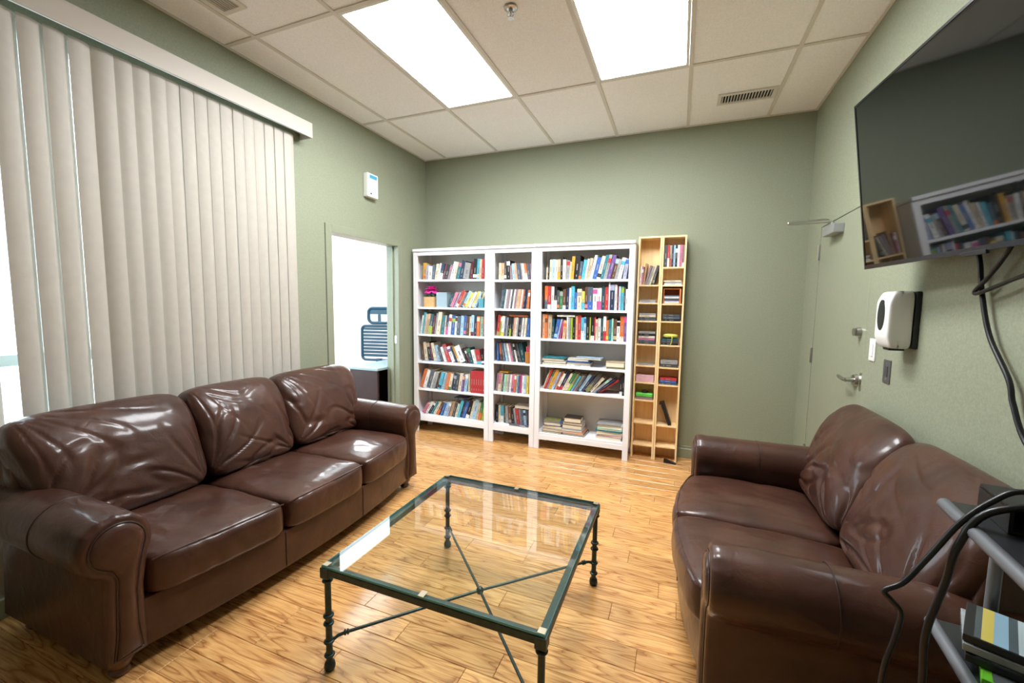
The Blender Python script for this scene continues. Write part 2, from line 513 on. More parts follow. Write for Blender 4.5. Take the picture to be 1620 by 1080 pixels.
# ---- window
wn = struct(MB().box(XL - 0.10, XL - 0.04, WY0, WY0 + 0.06, WZ0, WZ1).box(XL - 0.10, XL - 0.04, WY1 - 0.06, WY1, WZ0, WZ1)
            .box(XL - 0.10, XL - 0.04, WY0 + 0.06, WY1 - 0.06, WZ0, WZ0 + 0.06).box(XL - 0.10, XL - 0.04, WY0 + 0.06, WY1 - 0.06, WZ1 - 0.06, WZ1).build('window_1', M_CYANTRIM), 'wide aluminium framed window behind the blinds')
bx(XL - 0.095, XL - 0.045, WY0 + 0.06, WY1 - 0.06, 1.10, 1.15).build('transom', M_CYANTRIM, wn)
ym = [WY0 + 0.06, -3.10, -2.42, WY1 - 0.06]
for y in ym[1:3]:
    for z0, z1 in ((WZ0 + 0.06, 1.10), (1.15, WZ1 - 0.06)):
        bx(XL - 0.095, XL - 0.045, y - 0.025, y + 0.025, z0, z1).build('mullion', M_CYANTRIM, wn)
for k in range(3):
    a = ym[k] + (0.025 if k else 0); b = ym[k + 1] - (0.025 if k < 2 else 0)
    for z0, z1 in ((WZ0 + 0.06, 1.10), (1.15, WZ1 - 0.06)):
        bx(XL - 0.073, XL - 0.067, a, b, z0, z1).build('pane', M_GLASS, wn)
bx(XL - 0.04, XL + 0.015, WY0, WY1, WZ0, WZ0 + 0.012).build('window_sill', M_CYANTRIM, wn)

# ---- vertical blind
bl = thing('vertical_blind', 'cream vertical vane blind hanging over the wide window', 'blind', (XL, -3.2, 2.52))
def bw(o):  # world coords -> blind
    o.location = (-XL, 3.2, -2.52); return o
mb = bx(XL + 0.118, XL + 0.126, -3.88, -1.685, 2.61, 2.715).box(XL + 0.001, XL + 0.118, -1.693, -1.685, 2.61, 2.715)
mb.box(XL + 0.001, XL + 0.118, -3.88, -1.693, 2.705, 2.715)
bw(mb.build('valance', M_VALANCE, bl, bevel=0.002))
bw(bx(XL + 0.035, XL + 0.075, -3.86, -1.70, 2.645, 2.69).build('headrail', M_OFFWHITE, bl))
def vane(yc, ang, z0=0.13, z1=2.60):
    w, n = 0.0445, 8
    vs, fs = [], []
    for k in range(n + 1):
        u = -1 + 2 * k / n
        sag = 0.010 * (1 - u * u)
        for off in (0.0006, -0.0006):
            for z in (z0, z1):
                vs.append((sag + off, u * w, z))
    for k in range(n):
        a, b = 4 * k, 4 * k + 4
        fs += [(a, a + 1, b + 1, b), (a + 2, b + 2, b + 3, a + 3), (a, b, b + 2, a + 2), (a + 1, a + 3, b + 3, b + 1)]
    fs += [(0, 2, 3, 1), (4 * n, 4 * n + 1, 4 * n + 3, 4 * n + 2)]
    o = MB().add(vs, fs).build('vane', M_VANE, bl, (0.055, yc + 3.2, -2.52), smooth=True)
    o.rotation_euler = (0, 0, ang)
    return o
for i, yv in enumerate([-3.21, -3.127, -3.047, -2.965, -2.885, -2.81, -2.735, -2.66, -2.578, -2.50, -2.426, -2.352, -2.278, -2.20, -2.13, -2.06, -1.985, -1.91, -1.835]):
    g = R(11.5 if i < 4 else (-9 if 4 <= i < 8 else 7.5))
    vane(yv, g + R(random.uniform(-1, 1)))
for k in range(6):
    vane(-3.345 - 0.078 * k, R(16 + random.uniform(-2, 2)))

# ---- outside
struct(bx(-30, XL - WT, -40, 30, -0.2, -0.06).build('pavement', mat('concrete_paving', (206, 208, 208), 0.8, var=(2, 0.05))), 'pale paving outside the window')
o = bx(-7.3, -7.0, -14, -2, -0.06, 0.26).build('low_wall', mat('dark_block_wall', (48, 62, 78), 0.8, var=(4, 0.15)), bevel=0.02)
tag(o, 'dark low wall outside beyond the window', 'wall')
t = thing('building', 'pale flat-fronted building across the street outside the window', 'building', (-20, -8, -0.06))
bx(-3, 0, -14, 14, 0, 6).build('facade', mat('pale_render', (226, 228, 228), 0.8, var=(1, 0.03)), t)
for k in range(7):
    f = bx(0, 0.05, -12 + 3.6 * k, -9.9 + 3.6 * k, 2.2, 4.0).build('window', M_CYANTRIM, t)
    bx(0.05, 0.06, -11.9 + 3.6 * k, -10 + 3.6 * k, 2.3, 3.9).build('pane', mat('far_glass', (120, 150, 165), 0.1), f)

# ---- office beyond the doorway
M_OFFICE = mat('office_wall_white', (240, 228, 222), 0.7, var=(60, 0.02))
struct(bx(-3.4, XL - WT, 2.3, 2.4, -0.06, 2.8).build('wall_office_back', M_OFFICE), 'white office wall beyond the doorway')
mb = bx(-3.5, -3.4, -1.75, -1.35, -0.06, 2.8).box(-3.5, -3.4, 1.0, 2.4, -0.06, 2.8).box(-3.5, -3.4, -1.35, 1.0, -0.06, 0.7).box(-3.5, -3.4, -1.35, 1.0, 2.55, 2.8)
struct(mb.build('wall_office_side', M_OFFICE), 'white office wall with an added window beyond the doorway')
def added_office_window(name, x0, x1, y0, y1):  # unseen windows, added to let more daylight into the office
    f = 0.05
    if x1 - x0 < 0.2:
        mb = bx(x0, x1, y0, y0 + f, 0.7, 2.55).box(x0, x1, y1 - f, y1, 0.7, 2.55).box(x0, x1, y0 + f, y1 - f, 0.7, 0.75).box(x0, x1, y0 + f, y1 - f, 2.5, 2.55)
        w_ = struct(mb.build(name, M_CYANTRIM), 'unseen office window added for daylight beyond the doorway')
        bx((x0 + x1) / 2 - 0.003, (x0 + x1) / 2 + 0.003, y0 + f, y1 - f, 0.75, 2.5).build('pane', M_GLASS, w_)
    else:
        mb = bx(x0, x0 + f, y0, y1, 0.7, 2.55).box(x1 - f, x1, y0, y1, 0.7, 2.55).box(x0 + f, x1 - f, y0, y1, 0.7, 0.75).box(x0 + f, x1 - f, y0, y1, 2.5, 2.55)
        w_ = struct(mb.build(name, M_CYANTRIM), 'unseen office window added for daylight beyond the doorway')
        bx(x0 + f, x1 - f, (y0 + y1) / 2 - 0.003, (y0 + y1) / 2 + 0.003, 0.75, 2.5).build('pane', M_GLASS, w_)
added_office_window('added_window_2', -3.48, -3.42, -1.35, 1.0)
added_office_window('added_window_3', -3.2, -0.9, -1.73, -1.67)
mb = bx(-3.4, -3.2, -1.75, -1.65, -0.06, 2.8).box(-0.9, XL - WT, -1.75, -1.65, -0.06, 2.8).box(-3.2, -0.9, -1.75, -1.65, -0.06, 0.7).box(-3.2, -0.9, -1.75, -1.65, 2.55, 2.8)
struct(mb.build('wall_office_front', M_OFFICE), 'white office wall with a wide added window')
struct(bx(XL - WT, XL - WT + 0.1, 0.12, 2.4, -0.06, 2.8).build('wall_office_right', M_OFFICE))
struct(bx(-3.4, XL - WT, -1.65, 2.3, -0.05, -0.0).build('floor_office', mat('office_carpet', (150, 140, 130), 0.9, var=(80, 0.1))))
struct(bx(-3.4, XL - WT, -1.65, 2.3, 2.7, 2.8).build('ceiling_office', M_OFFICE))
for lab, x, y, e_ in (('bright light panel on the office ceiling near the doorway', -1.46, 0.2, OFFICE_LIGHT), ('unseen added light panel in the far corner of the office ceiling', -2.7, 1.45, 4 * OFFICE_LIGHT)):  # the far corner panel is an unseen extra that lifts the office brightness
    t = thing('ceiling_light', lab, 'light', (x, y, 2.7), group='office ceiling lights')
    bx(-0.38, 0.38, -0.70, 0.70, -0.02, 0).build('frame', M_OFFWHITE, t)
    bx(-0.36, 0.36, -0.68, 0.68, -0.024, -0.02).build('diffuser', emit('office_diffuser', (0.86, 0.96, 1.0), e_), t)

# ---- right door
d1 = struct(bx(XR + 0.002, XR + 0.045, DY0, DY1, 0.005, DZ).build('door_1', M_DOORPAINT, bevel=0.0015), 'flush door painted sage green with lever handle')
for z in (0.3, 1.05, 1.82):
    h = MB().cyl((XR - 0.007, DY1 + 0.002, z - 0.055), (XR - 0.007, DY1 + 0.002, z + 0.055), 0.008, n=12).box(XR - 0.004, XR + 0.003, DY1 - 0.012, DY1 + 0.016, z - 0.052, z + 0.052)
    h.build('hinge', M_CHROME, d1, smooth=True)
hd = MB().cyl((XR - 0.014, -1.215, 1.0), (XR + 0.003, -1.215, 1.0), 0.033, 0.036, n=24).cyl((XR - 0.05, -1.215, 1.0), (XR - 0.012, -1.215, 1.0), 0.011, 0.013).build('lever_handle', M_CHROME, d1, smooth=True, label='brushed nickel lever handle')
MB().tube([(XR - 0.05, -1.222, 1.0), (XR - 0.054, -1.19, 1.0), (XR - 0.054, -1.12, 1.003), (XR - 0.05, -1.095, 1.004)], [0.011, 0.011, 0.009, 0.008], 12).build('lever', M_CHROME, hd, smooth=True)
MB().cyl((XR - 0.022, -1.215, 1.275), (XR + 0.003, -1.215, 1.275), 0.024, 0.028, n=24).box(XR - 0.036, XR - 0.02, -1.222, -1.208, 1.255, 1.295).build('deadbolt', M_CHROME, d1, smooth=True)
bx(XR + 0.0005, XR + 0.003, DY0 + 0.0, DY0 + 0.028, 0.95, 1.05).build('latch_plate', M_CHROME, d1)
dc = bx(XR - 0.058, XR + 0.002, -0.82, -0.60, 1.895, 1.955).build('door_closer', mat('closer_grey', (168, 170, 172), 0.35, metal=0.5), d1, bevel=0.006, label='grey door closer with folding arm')
MB().cyl((XR - 0.03, -0.70, 1.955), (XR - 0.03, -0.70, 1.978), 0.012).tube([(XR - 0.03, -0.70, 1.982), (2.945, -0.72, 1.975)], 0.008, 8).tube([(2.945, -0.72, 1.985), (XR - 0.03, -0.52, 2.03), (XR + 0.004, -0.5, 2.03)], 0.006, 8).sphere((2.945, -0.72, 1.98), 0.011, 10).build('closer_arm', M_CHROME, dc, smooth=True)

# ================================================================= FURNITURE
# ---- cushion: rounded box with bulge and creases
def cube_grid(n):
    vs, fs, idx = [], [], {}
    def vid(p):
        k = tuple(round(c * 2 * n) for c in p)
        if k not in idx:
            idx[k] = len(vs); vs.append(Vector(p))
        return idx[k]
    for ax in range(3):
        for s in (-1, 1):
            for i in range(n):
                for j in range(n):
                    q = []
                    for a, b in ((i, j), (i + 1, j), (i + 1, j + 1), (i, j + 1)):
                        u, v = -1 + 2 * a / n, -1 + 2 * b / n
                        p = [0, 0, 0]; p[ax] = s; p[(ax + 1) % 3] = u; p[(ax + 2) % 3] = v
                        q.append(vid(p))
                    fs.append(q if s > 0 else q[::-1])
    return vs, fs
CG = {}
def cushion(name, half, fn, parent, n=30, power=7, matl=M_LEATHER):
    """half: half sizes; fn(unit_point, point) -> point"""
    if n not in CG: CG[n] = cube_grid(n)
    vs, fs = CG[n]
    out = []
    for p in vs:
        s = (abs(p.x) ** power + abs(p.y) ** power + abs(p.z) ** power) ** (1 / power)
        q = p / s
        out.append(fn(q, Vector((q.x * half[0], q.y * half[1], q.z * half[2]))))
    return MB().add(out, fs).build(name, matl, parent, smooth='all')

def arm_profile(s):
    """outline of a rolled arm in (w, z); w grows outward (s = +1) from the inner face"""
    pts = []
    c, r, cz = 0.070, 0.112, 0.525
    pts.append((0.0, 0.085)); pts.append((0.0, 0.20)); pts.append((0.0, 0.34))
    a0, a1 = R(200), R(-62)
    pts.append((-0.012, 0.42))
    for k in range(49):
        a = a0 + (a1 - a0) * k / 48
        rr = r * (1.0 + 0.05 * math.cos(a - R(20)))
        pts.append((c + rr * math.cos(a), cz + rr * math.sin(a)))
    pts += [(0.114, 0.405), (0.118, 0.33), (0.124, 0.2), (0.128, 0.085)]
    return [(w * s, z) for w, z in pts]

def inset(poly, d):
    n = len(poly); out = []
    cxy = (sum(p[0] for p in poly) / n, sum(p[1] for p in poly) / n)
    area = sum(poly[i][0] * poly[(i + 1) % n][1] - poly[(i + 1) % n][0] * poly[i][1] for i in range(n))
    sg = 1 if area > 0 else -1
    for i in range(n):
        a, b = Vector(poly[i - 1]), Vector(poly[(i + 1) % n])
        t = (b - a).normalized()
        nrm = Vector((-t.y, t.x)) * sg
        out.append((poly[i][0] + nrm.x * d, poly[i][1] + nrm.y * d))
    return out

def make_sofa(name, label, loc, rz, seats, seat_w, back_d, D=0.785, seed=1):
    """local axes: x = along the seats, y = depth (0 back, D front of the arms), z up"""
    t = thing(name, label, 'sofa', loc, rz, 'brown leather sofas')
    W = seats * seat_w                       # clear width between the arms
    bow = lambda x: 0.085 * (1 - (2 * x / W) ** 2) if abs(2 * x / W) < 1 else 0.0
    sd = seed
    # base with bowed front
    n = 24; vs = []; fs = []
    ring = []
    for k in range(n + 1):
        x = -W / 2 - 0.01 + (W + 0.02) * k / n
        ring.append((x, D - 0.01 + bow(x)))
    ring += [(W / 2 + 0.01, 0.05), (-W / 2 - 0.01, 0.05)]
    mb = MB().prism(ring, 'z', 0.085, 0.275)
    mb.build('base', M_LEATHER, t, smooth=True, bevel=0.008)
    for k in range(1, seats):
        x = -W / 2 + k * seat_w
        MB().tube([(x, D - 0.008 + bow(x), 0.09), (x, D - 0.008 + bow(x), 0.27)], 0.0022, 6).build('seam', M_WELT, t)
    # seat cushions
    for k in range(seats):
        cx = -W / 2 + (k + 0.5) * seat_w
        hw, hd, hz = seat_w / 2 - 0.003, 0.30, 0.083
        cy = D + 0.02 - hd
        def fn(q, p, cx=cx, cy=cy, k=k):
            x, y, z = p
            fr = max(0.0, q.y)
            y2 = y + cy + (bow(cx + x)) * (0.5 + 0.5 * q.y)
            crown = 0.020 * (1 - q.x ** 4) * (1 - q.y ** 4)
            z2 = z + (crown if q.z > 0 else 0) * max(0, q.z)
            if q.z > 0.2:
                s_ = Vector((cx + x, y2, 0.3 + sd))
                z2 += 0.007 * noise.noise(s_ * 6.0) + 0.003 * noise.noise(Vector((s_.x * 26, s_.y * 9, sd)))
                z2 -= 0.012 * max(0, -q.y)            # sinks towards the back
                nz = noise.noise(Vector((s_.x * 7 + s_.y * 3, s_.y * 2.2 + k, sd)))
                z2 -= 0.0045 * max(0.0, 1 - abs(nz) / 0.10) * max(0.0, 1 - abs(q.y + 0.2))
            if q.y > 0.6:
                y2 += 0.010 * (1 - q.z ** 2) + 0.004 * noise.noise(Vector(((cx + x) * 22, z * 10, sd)))
            return Vector((cx + x, y2, z2 + 0.352))
        c = cushion('seat_cushion', (hw, hd, hz), fn, t, n=30, power=9)
        # welt along the front top edge
        pts = []
        for j in range(25):
            u = -0.95 + 1.9 * j / 24
            x = cx + u * hw
            pts.append((x, D + 0.02 + bow(x) - 0.010 - 0.012 * abs(u) ** 8, 0.427 - 0.010 * abs(u) ** 8))
        MB().tube(pts, 0.0035, 6).build('welt', M_LEATHER, c, smooth=True)
    # back frame
    bwid = W + 0.22
    prof = [(0.0, 0.12), (0.0, 0.74), (0.02, 0.80), (0.07, 0.815), (0.12, 0.79), (0.19, 0.45), (0.19, 0.12)]
    MB().prism([(y, z) for y, z in prof], 'x', -bwid / 2, bwid / 2).build('back_frame', M_LEATHER, t, bevel=0.015, segs=3, smooth=True)
    # back cushions
    edges = [-(W + 0.25) / 2] + [-W / 2 + j * seat_w for j in range(1, seats)] + [(W + 0.25) / 2]
    for k in range(seats):
        x0, x1 = edges[k], edges[k + 1]
        cx, hw = (x0 + x1) / 2, (x1 - x0) / 2 + 0.002
        hh, ht = 0.265, 0.10
        lean = R(24)
        oy, oz = back_d - 0.115, 0.425
        first, last = k == 0, k == seats - 1
        def fn(q, p, cx=cx, hw=hw, first=first, last=last, k=k):
            x, y, z = p                       # y thickness (front +), z height
            u, v = q.x, q.z
            low = 0.5 - 0.5 * v               # 1 at the bottom
            # outer cushions narrow at the bottom to sit between the arms
            if first and x < 0: x *= 1 - 0.30 * max(0, low - 0.22)
            if last and x > 0: x *= 1 - 0.30 * max(0, low - 0.22)
            bulge = 0.042 * (1 - u ** 6) * (1 - 0.75 * v ** 2)
            if q.y > 0: y += bulge * q.y
            # the top rolls over to the back
            if v > 0.3: y -= 0.075 * (v - 0.3) ** 1.4
            z *= 1 + 0.02 * (1 - u * u) * (1 if v > 0 else 0)
            if q.y > 0.0:
                y += 0.014 * noise.noise(Vector((x * 3.2 + k * 9 + sd, z * 3.2, sd))) * q.y
                def folds(cu, cv, fr, amp, ph, wd):
                    du, dv = u - cu, v - cv
                    r_ = math.hypot(du, dv); a_ = math.atan2(dv, du)
                    nz = noise.noise(Vector((a_ * fr + ph, r_ * 0.9, ph * 1.7)))
                    e_ = max(0.0, 1 - abs(nz) / wd)
                    return amp * e_ * e_ * (3 - 2 * e_) * max(0.0, 1 - (r_ / 1.7) ** 2) * min(1.0, r_ * 2.2)
                y -= folds(-0.95, -1.05, 2.6, 0.015, sd + 3.1 * k, 0.16)
                y -= folds(1.0, -0.9, 2.3, 0.017, sd * 2 + 5.3 * k, 0.16)
                y -= folds(0.9, 1.1, 3.0, 0.008, sd * 3 + 2.3 * k, 0.14)
                if v > 0.2: y += 0.005 * noise.noise(Vector((x * 24, z * 5, sd + k))) * (v - 0.2)
            zz = z + hh
            yy = oy + y * math.cos(lean) - zz * math.sin(lean) * 0.86
            if yy < 0.05: yy = 0.004 + 0.046 * math.exp((yy - 0.05) / 0.046)
            zr = oz + zz * math.cos(lean) + y * math.sin(lean) * 0.5
            return Vector((cx + x, yy, zr))
        cushion('back_cushion', (hw, ht, hh), fn, t, n=60, power=6.5)
    # arms
    for s in (-1, 1):
        prof = arm_profile(s)
        n = len(prof)
        secs = [0.03, 0.035, 0.10, 0.2, 0.3, 0.4, 0.5, 0.6, 0.66, 0.69, 0.715, 0.735, D - 0.03, D - 0.012, D - 0.003, D]
        ins = {0: 0.008, 13: 0.003, 14: 0.009, 15: 0.018}
        vs, fs = [], []
        for i, y in enumerate(secs):
            pp = inset(prof, ins.get(i, 0.0))
            for j, (w, z) in enumerate(pp):
                k_ = 0.0
                if 3 < j < n - 4:
                    if i >= 9: k_ = 0.0042 * max(0.0, math.sin(j * 1.35)) * (1 if i >= 12 else (0.6 if i >= 11 else 0.2)) - 0.002
                    k_ += 0.004 * noise.noise(Vector((w * 4, y * 7, z * 4 + sd + s)))
                    z2 = z + k_; w2 = w
                else:
                    z2, w2 = z, w + 0.003 * noise.noise(Vector((z * 6, y * 5, sd)))
                vs.append((s * W / 2 + s * 0.004 + w2, y, z2))
        for i in range(len(secs) - 1):
            for j in range(n):
                fs.append((i * n + j, i * n + (j + 1) % n, (i + 1) * n + (j + 1) % n, (i + 1) * n + j))
        fs.append(tuple(range(n))); fs.append(tuple(range((len(secs) - 1) * n, len(secs) * n)))
        arm = MB().add(vs, fs).build('arm', M_LEATHER, t, smooth=True)
        # padded front facing with welt
        pin = inset(prof, 0.034)
        vs, fs = [], []
        lay = [(0.0, D - 0.004), (0.0, D + 0.004), (0.006, D + 0.010), (0.02, D + 0.015)]
        for dd, y in lay:
            for w, z in inset(pin, dd): vs.append((s * W / 2 + s * 0.004 + w, y, z))
        for i in range(len(lay) - 1):
            for j in range(n):
                fs.append((i * n + j, i * n + (j + 1) % n, (i + 1) * n + (j + 1) % n, (i + 1) * n + j))
        fs.append(tuple(range((len(lay) - 1) * n, len(lay) * n)))
        MB().add(vs, fs).build('front_panel', M_LEATHER, arm, smooth=True)
        MB().tube([(s * W / 2 + s * 0.004 + w, D + 0.001, z) for w, z in inset(prof, 0.030)], 0.0045, 6, closed=True).build('welt', M_WELT, arm, smooth=True)
        # seam round the arm
        MB().tube([(s * W / 2 + s * 0.004 + w, 0.46, z) for w, z in inset(prof, -0.0015)[3:-4]], 0.0022, 6).build('seam', M_WELT, arm, smooth=True)
        for y in (D - 0.075, 0.10):
            MB().lathe([(0.024, 0.0), (0.031, 0.008), (0.034, 0.018), (0.028, 0.030), (0.034, 0.038), (0.043, 0.052), (0.046, 0.066), (0.043, 0.08), (0.036, 0.0855)],
                       (s * (W / 2 + 0.066), y, 0), 24).build('foot', M_FOOTWOOD, t, smooth=True)
    return t
# sofa under the window faces +x : local y -> +x, local x -> -y
make_sofa('leather_sofa', 'long brown leather three-seat sofa with rolled arms in front of the window blinds', (-0.335, -2.43, 0), R(-90), 3, 0.545, 0.37, seed=3)
make_sofa('leather_sofa', 'brown leather two-seat sofa with rolled arms below the television', (3.185, -2.06, 0), R(90), 2, 0.55, 0.30, seed=11)

# ---- coffee table
TX0, TX1, TY0, TY1, TZ = 1.072, 1.950, -3.018, -2.100, 0.427
tcx, tcy = (TX0 + TX1) / 2, (TY0 + TY1) / 2
ct = thing('coffee_table', 'square glass coffee table with dark iron frame between the sofas', 'table', (tcx, tcy, 0))
hx, hy = (TX1 - TX0) / 2, (TY1 - TY0) / 2
B = 0.030
for a, b, c, d in ((-hx, hx, -hy, -hy + B), (-hx, hx, hy - B, hy), (-hx, -hx + B, -hy + B, hy - B), (hx - B, hx, -hy + B, hy - B)):
    bx(a, b, c, d, TZ - 0.036, TZ - 0.0095).build('rail', M_IRON, ct, bevel=0.003)
gx, gy = hx - 0.003, hy - 0.003
gp = bx(-gx + 0.001, gx - 0.001, -gy + 0.001, gy - 0.001, TZ - 0.009, TZ - 0.001).build('glass_top', M_TABLEGLASS, ct, label='clear glass pane')
for a, b, c, d in ((-gx, gx, -gy, -gy + 0.001), (-gx, gx, gy - 0.001, gy), (-gx, -gx + 0.001, -gy + 0.001, gy - 0.001), (gx - 0.001, gx, -gy + 0.001, gy - 0.001)):
    bx(a, b, c, d, TZ - 0.009, TZ - 0.001).build('glass_edge', M_GLASSEDGE, gp)
for x, y in ((0, -hy + B / 2), (0, hy - B / 2)):
    bx(x - 0.011, x + 0.011, y - B / 2 + 0.001, y + B / 2, TZ - 0.0008, TZ + 0.001).build('clip', M_BRASS, ct)
for sx in (-1, 1):
    for sy in (-1, 1):
        lx, ly = sx * (hx - 0.017), sy * (hy - 0.017)
        bx(lx - 0.019, lx + 0.019, ly - 0.019, ly + 0.019, TZ - 0.050, TZ - 0.0095).build('corner_block', M_IRON, ct, bevel=0.003)
        bx(lx - 0.012, lx + 0.012, ly - 0.012, ly + 0.012, TZ - 0.0008, TZ + 0.001).build('clip', M_BRASS, ct)
        prof = [(0.012, 0.03), (0.0115, TZ - 0.04)]
        leg = MB().lathe(prof, (lx, ly, 0), 16).build('leg', M_IRON, ct, smooth=True)
        for z, r in ((0.363, 0.0145), (0.222, 0.0145), (0.190, 0.0145), (0.117, 0.0145), (0.062, 0.0145)):
            MB().torus((lx, ly, z), r, 0.0055, 18, 8).build('ring', M_IRON, leg, smooth=True)
        MB().lathe([(0.012, 0.0), (0.019, 0.006), (0.021, 0.018), (0.018, 0.032), (0.011, 0.038)], (lx, ly, 0), 18).build('foot', M_IRON, leg, smooth=True)
        dv = Vector((-lx, -ly, 0)).normalized()
        p0 = Vector((lx, ly, 0.117)) + dv * 0.012
        st = MB().tube([p0, p0 + dv * 0.02 + Vector((0, 0, 0.012)), p0 + dv * 0.05 + Vector((0, 0, 0.016)), Vector((0, 0, 0.145)) - dv * 0.012], 0.0062, 8).build('stretcher', M_IRON, ct, smooth=True)
        rm = dv.to_track_quat('Z', 'Y').to_matrix()
        MB().torus(p0 + dv * 0.045 + Vector((0, 0, 0.016)), 0.0075, 0.004, 14, 6, mtx=rm).torus(p0 + dv * 0.055 + Vector((0, 0, 0.016)), 0.0075, 0.004, 14, 6, mtx=rm).build('knuckle', M_IRON, st, smooth=True)
MB().sphere((0, 0, 0.145), 0.017, 16).build('hub', M_IRON, ct, smooth=True)

# ---- bookcases
YC = -0.3165                          # front plane
M_BCIN = M_WHITE
def bookcase(label, x0, w, shelves, bottom):
    t = thing('bookcase', label, 'bookcase', (x0 + w / 2, -0.016, 0), group='white bookcases')
    D = -YC - 0.016                   # local: y 0 at the back, -D at the front
    h = w / 2 - 0.0015
    for s in (-1, 1):
        a, b = sorted((s * h, s * (h - 0.018)))
        mb = bx(a, b, -D + 0.022, -0.004, bottom - 0.06, 1.94)
        for yy0, yy1 in ((-D, -D + 0.022), (-0.034, -0.004)):
            c, d = sorted((s * h, s * (h - 0.050)))
            mb.box(c, d, yy0, yy1, 0, 1.944)
        mb.build('side_panel', M_WHITE, t, bevel=0.0015)
    bx(-h, h, -D - 0.012, 0, 1.945, 1.972).build('top_board', M_WHITE, t, bevel=0.002)
    bx(-h + 0.050, h - 0.050, -D + 0.002, -D + 0.020, 1.903, 1.9445).build('top_rail', M_WHITE, t, bevel=0.0015)
    bx(-h + 0.050, h - 0.050, -D + 0.001, -D + 0.019, bottom - 0.065, bottom - 0.0205).build('bottom_rail', M_WHITE, t, bevel=0.0015)
    bx(-h + 0.018, h - 0.018, -0.0035, 0, bottom - 0.04, 1.944).build('back_panel', mat('white_back_panel', (232, 230, 226), 0.5), t)
    for z in shelves:
        bx(-h + 0.0185, h - 0.0185, -D + 0.023, -0.036, z - 0.019, z).build('shelf', M_WHITE, t, bevel=0.0015)
        bx(-h + 0.0505, h - 0.0505, -D + 0.004, -D + 0.0228, z - 0.021, z).build('shelf_edge', M_WHITE, t, bevel=0.0015)
    return t
B1X, B2X, B3X = -0.388, 0.512, 1.002
SH1 = [1.652, 1.362, 1.073, 0.778, 0.481, 0.190]
SH2 = [1.643, 1.360, 1.085, 0.829, 0.520, 0.190]
SH3 = [1.639, 1.362, 1.082, 0.830, 0.590, 0.160]
bookcase('wide white bookcase standing beside the open doorway', B1X, 0.90, SH1, 0.19)
bookcase('narrow white bookcase between the two wide bookcases', B2X, 0.49, SH2, 0.19)
bookcase('wide white bookcase standing beside the birch media towers', B3X, 0.90, SH3, 0.16)

# ---- books
PAL = dict(gold=(222, 160, 36), lavender=(160, 164, 198), white=(230, 230, 226), slate=(78, 94, 114), cream=(224, 208, 176), navy=(36, 50, 86),
           maroon=(116, 32, 46), pink=(214, 112, 142), black=(30, 30, 34), teal=(28, 122, 138), grey=(152, 152, 152), red=(200, 44, 50), cyan=(66, 180, 208),
           beige=(200, 176, 142), orange=(228, 108, 40), peach=(230, 166, 122), darkteal=(22, 76, 86), paleblue=(156, 198, 228), blue=(46, 98, 180), purple=(110, 76, 150),
           brown=(104, 68, 48), lime=(164, 194, 44), green=(52, 130, 72), mint=(152, 214, 190), yellow=(234, 210, 84), magenta=(212, 72, 150), mauve=(150, 116, 132),
           olive=(122, 122, 72), charcoal=(72, 74, 78), tan=(190, 146, 96))
WORD = dict(darkteal='dark teal', paleblue='pale blue')
def cmat(c):
    g_ = sum(PAL[c]) / 3
    return mat('cover_' + c, tuple(v * 0.80 + g_ * 0.16 for v in PAL[c]), 0.42, var=(45, 0.12))
M_INKD, M_INKL = mat('dark_print', (112, 106, 108), 0.5), mat('light_print', (150, 146, 138), 0.5)
M_PAGES = mat('book_pages', (226, 214, 190), 0.8, var=(300, 0.06))

def book_mesh(name, t, h, d, c, band=None, bpos=(0.55, 0.85), flip=False):
    """spine at y=0 facing -y; x: -t..0; z: 0..h"""
    mb = MB()
    k = min(0.0022, t * 0.14)
    if band:
        a, b = bpos
        zs = [(0, a * h, 0), (a * h, b * h, 2), (b * h, h, 0)]
        for z0, z1, mi in zs:
            if z1 - z0 > 1e-4: mb.box(-t, 0, 0, k, z0, z1, mi)
    else:
        mb.box(-t, 0, 0, k, 0, h, 0)
    mb.box(-t, -t + k, k, d, 0, h, 0)
    mb.box(-k, 0, k, d, 0, h, 0)
    mb.box(-t + k, -k, k, d - 0.004, 0.003, h - 0.003, 1)
    # printed title and author on the spine
    dark = sum(PAL[c]) > 400
    q0 = 0.30 + 0.12 * ((t * 9973) % 1)
    for z0, z1, f in ((q0, q0 + 0.26, 0.2), (0.12, 0.2, 0.16)):
        mb.box(-t * (0.5 + f / 2), -t * (0.5 - f / 2), -0.0003, 0.0, z0 * h, z1 * h, 3 if dark else 4)
    mats = [cmat(c), M_PAGES, cmat(band or c), M_INKD, M_INKL]
    return mb.build(name, mats)

def bounds(t, h, th, z):
    """left/right limits at height z of a leaning book whose lower pivot corner is at x=0"""
    s, c, tn = math.sin(abs(th)), math.cos(th), math.tan(abs(th))
    rt = z * tn if z <= h * c else None
    lf = (-t * c + (z - t * s) * tn) if z >= t * s else (-z / tn if tn > 1e-6 else -t)
    if z > h * c:
        if z > h * c + t * s: return None
        rt = h * s - (z - h * c) / tn if tn > 1e-6 else 0
    if th >= 0: return (lf, rt)
    return (-rt, -lf)

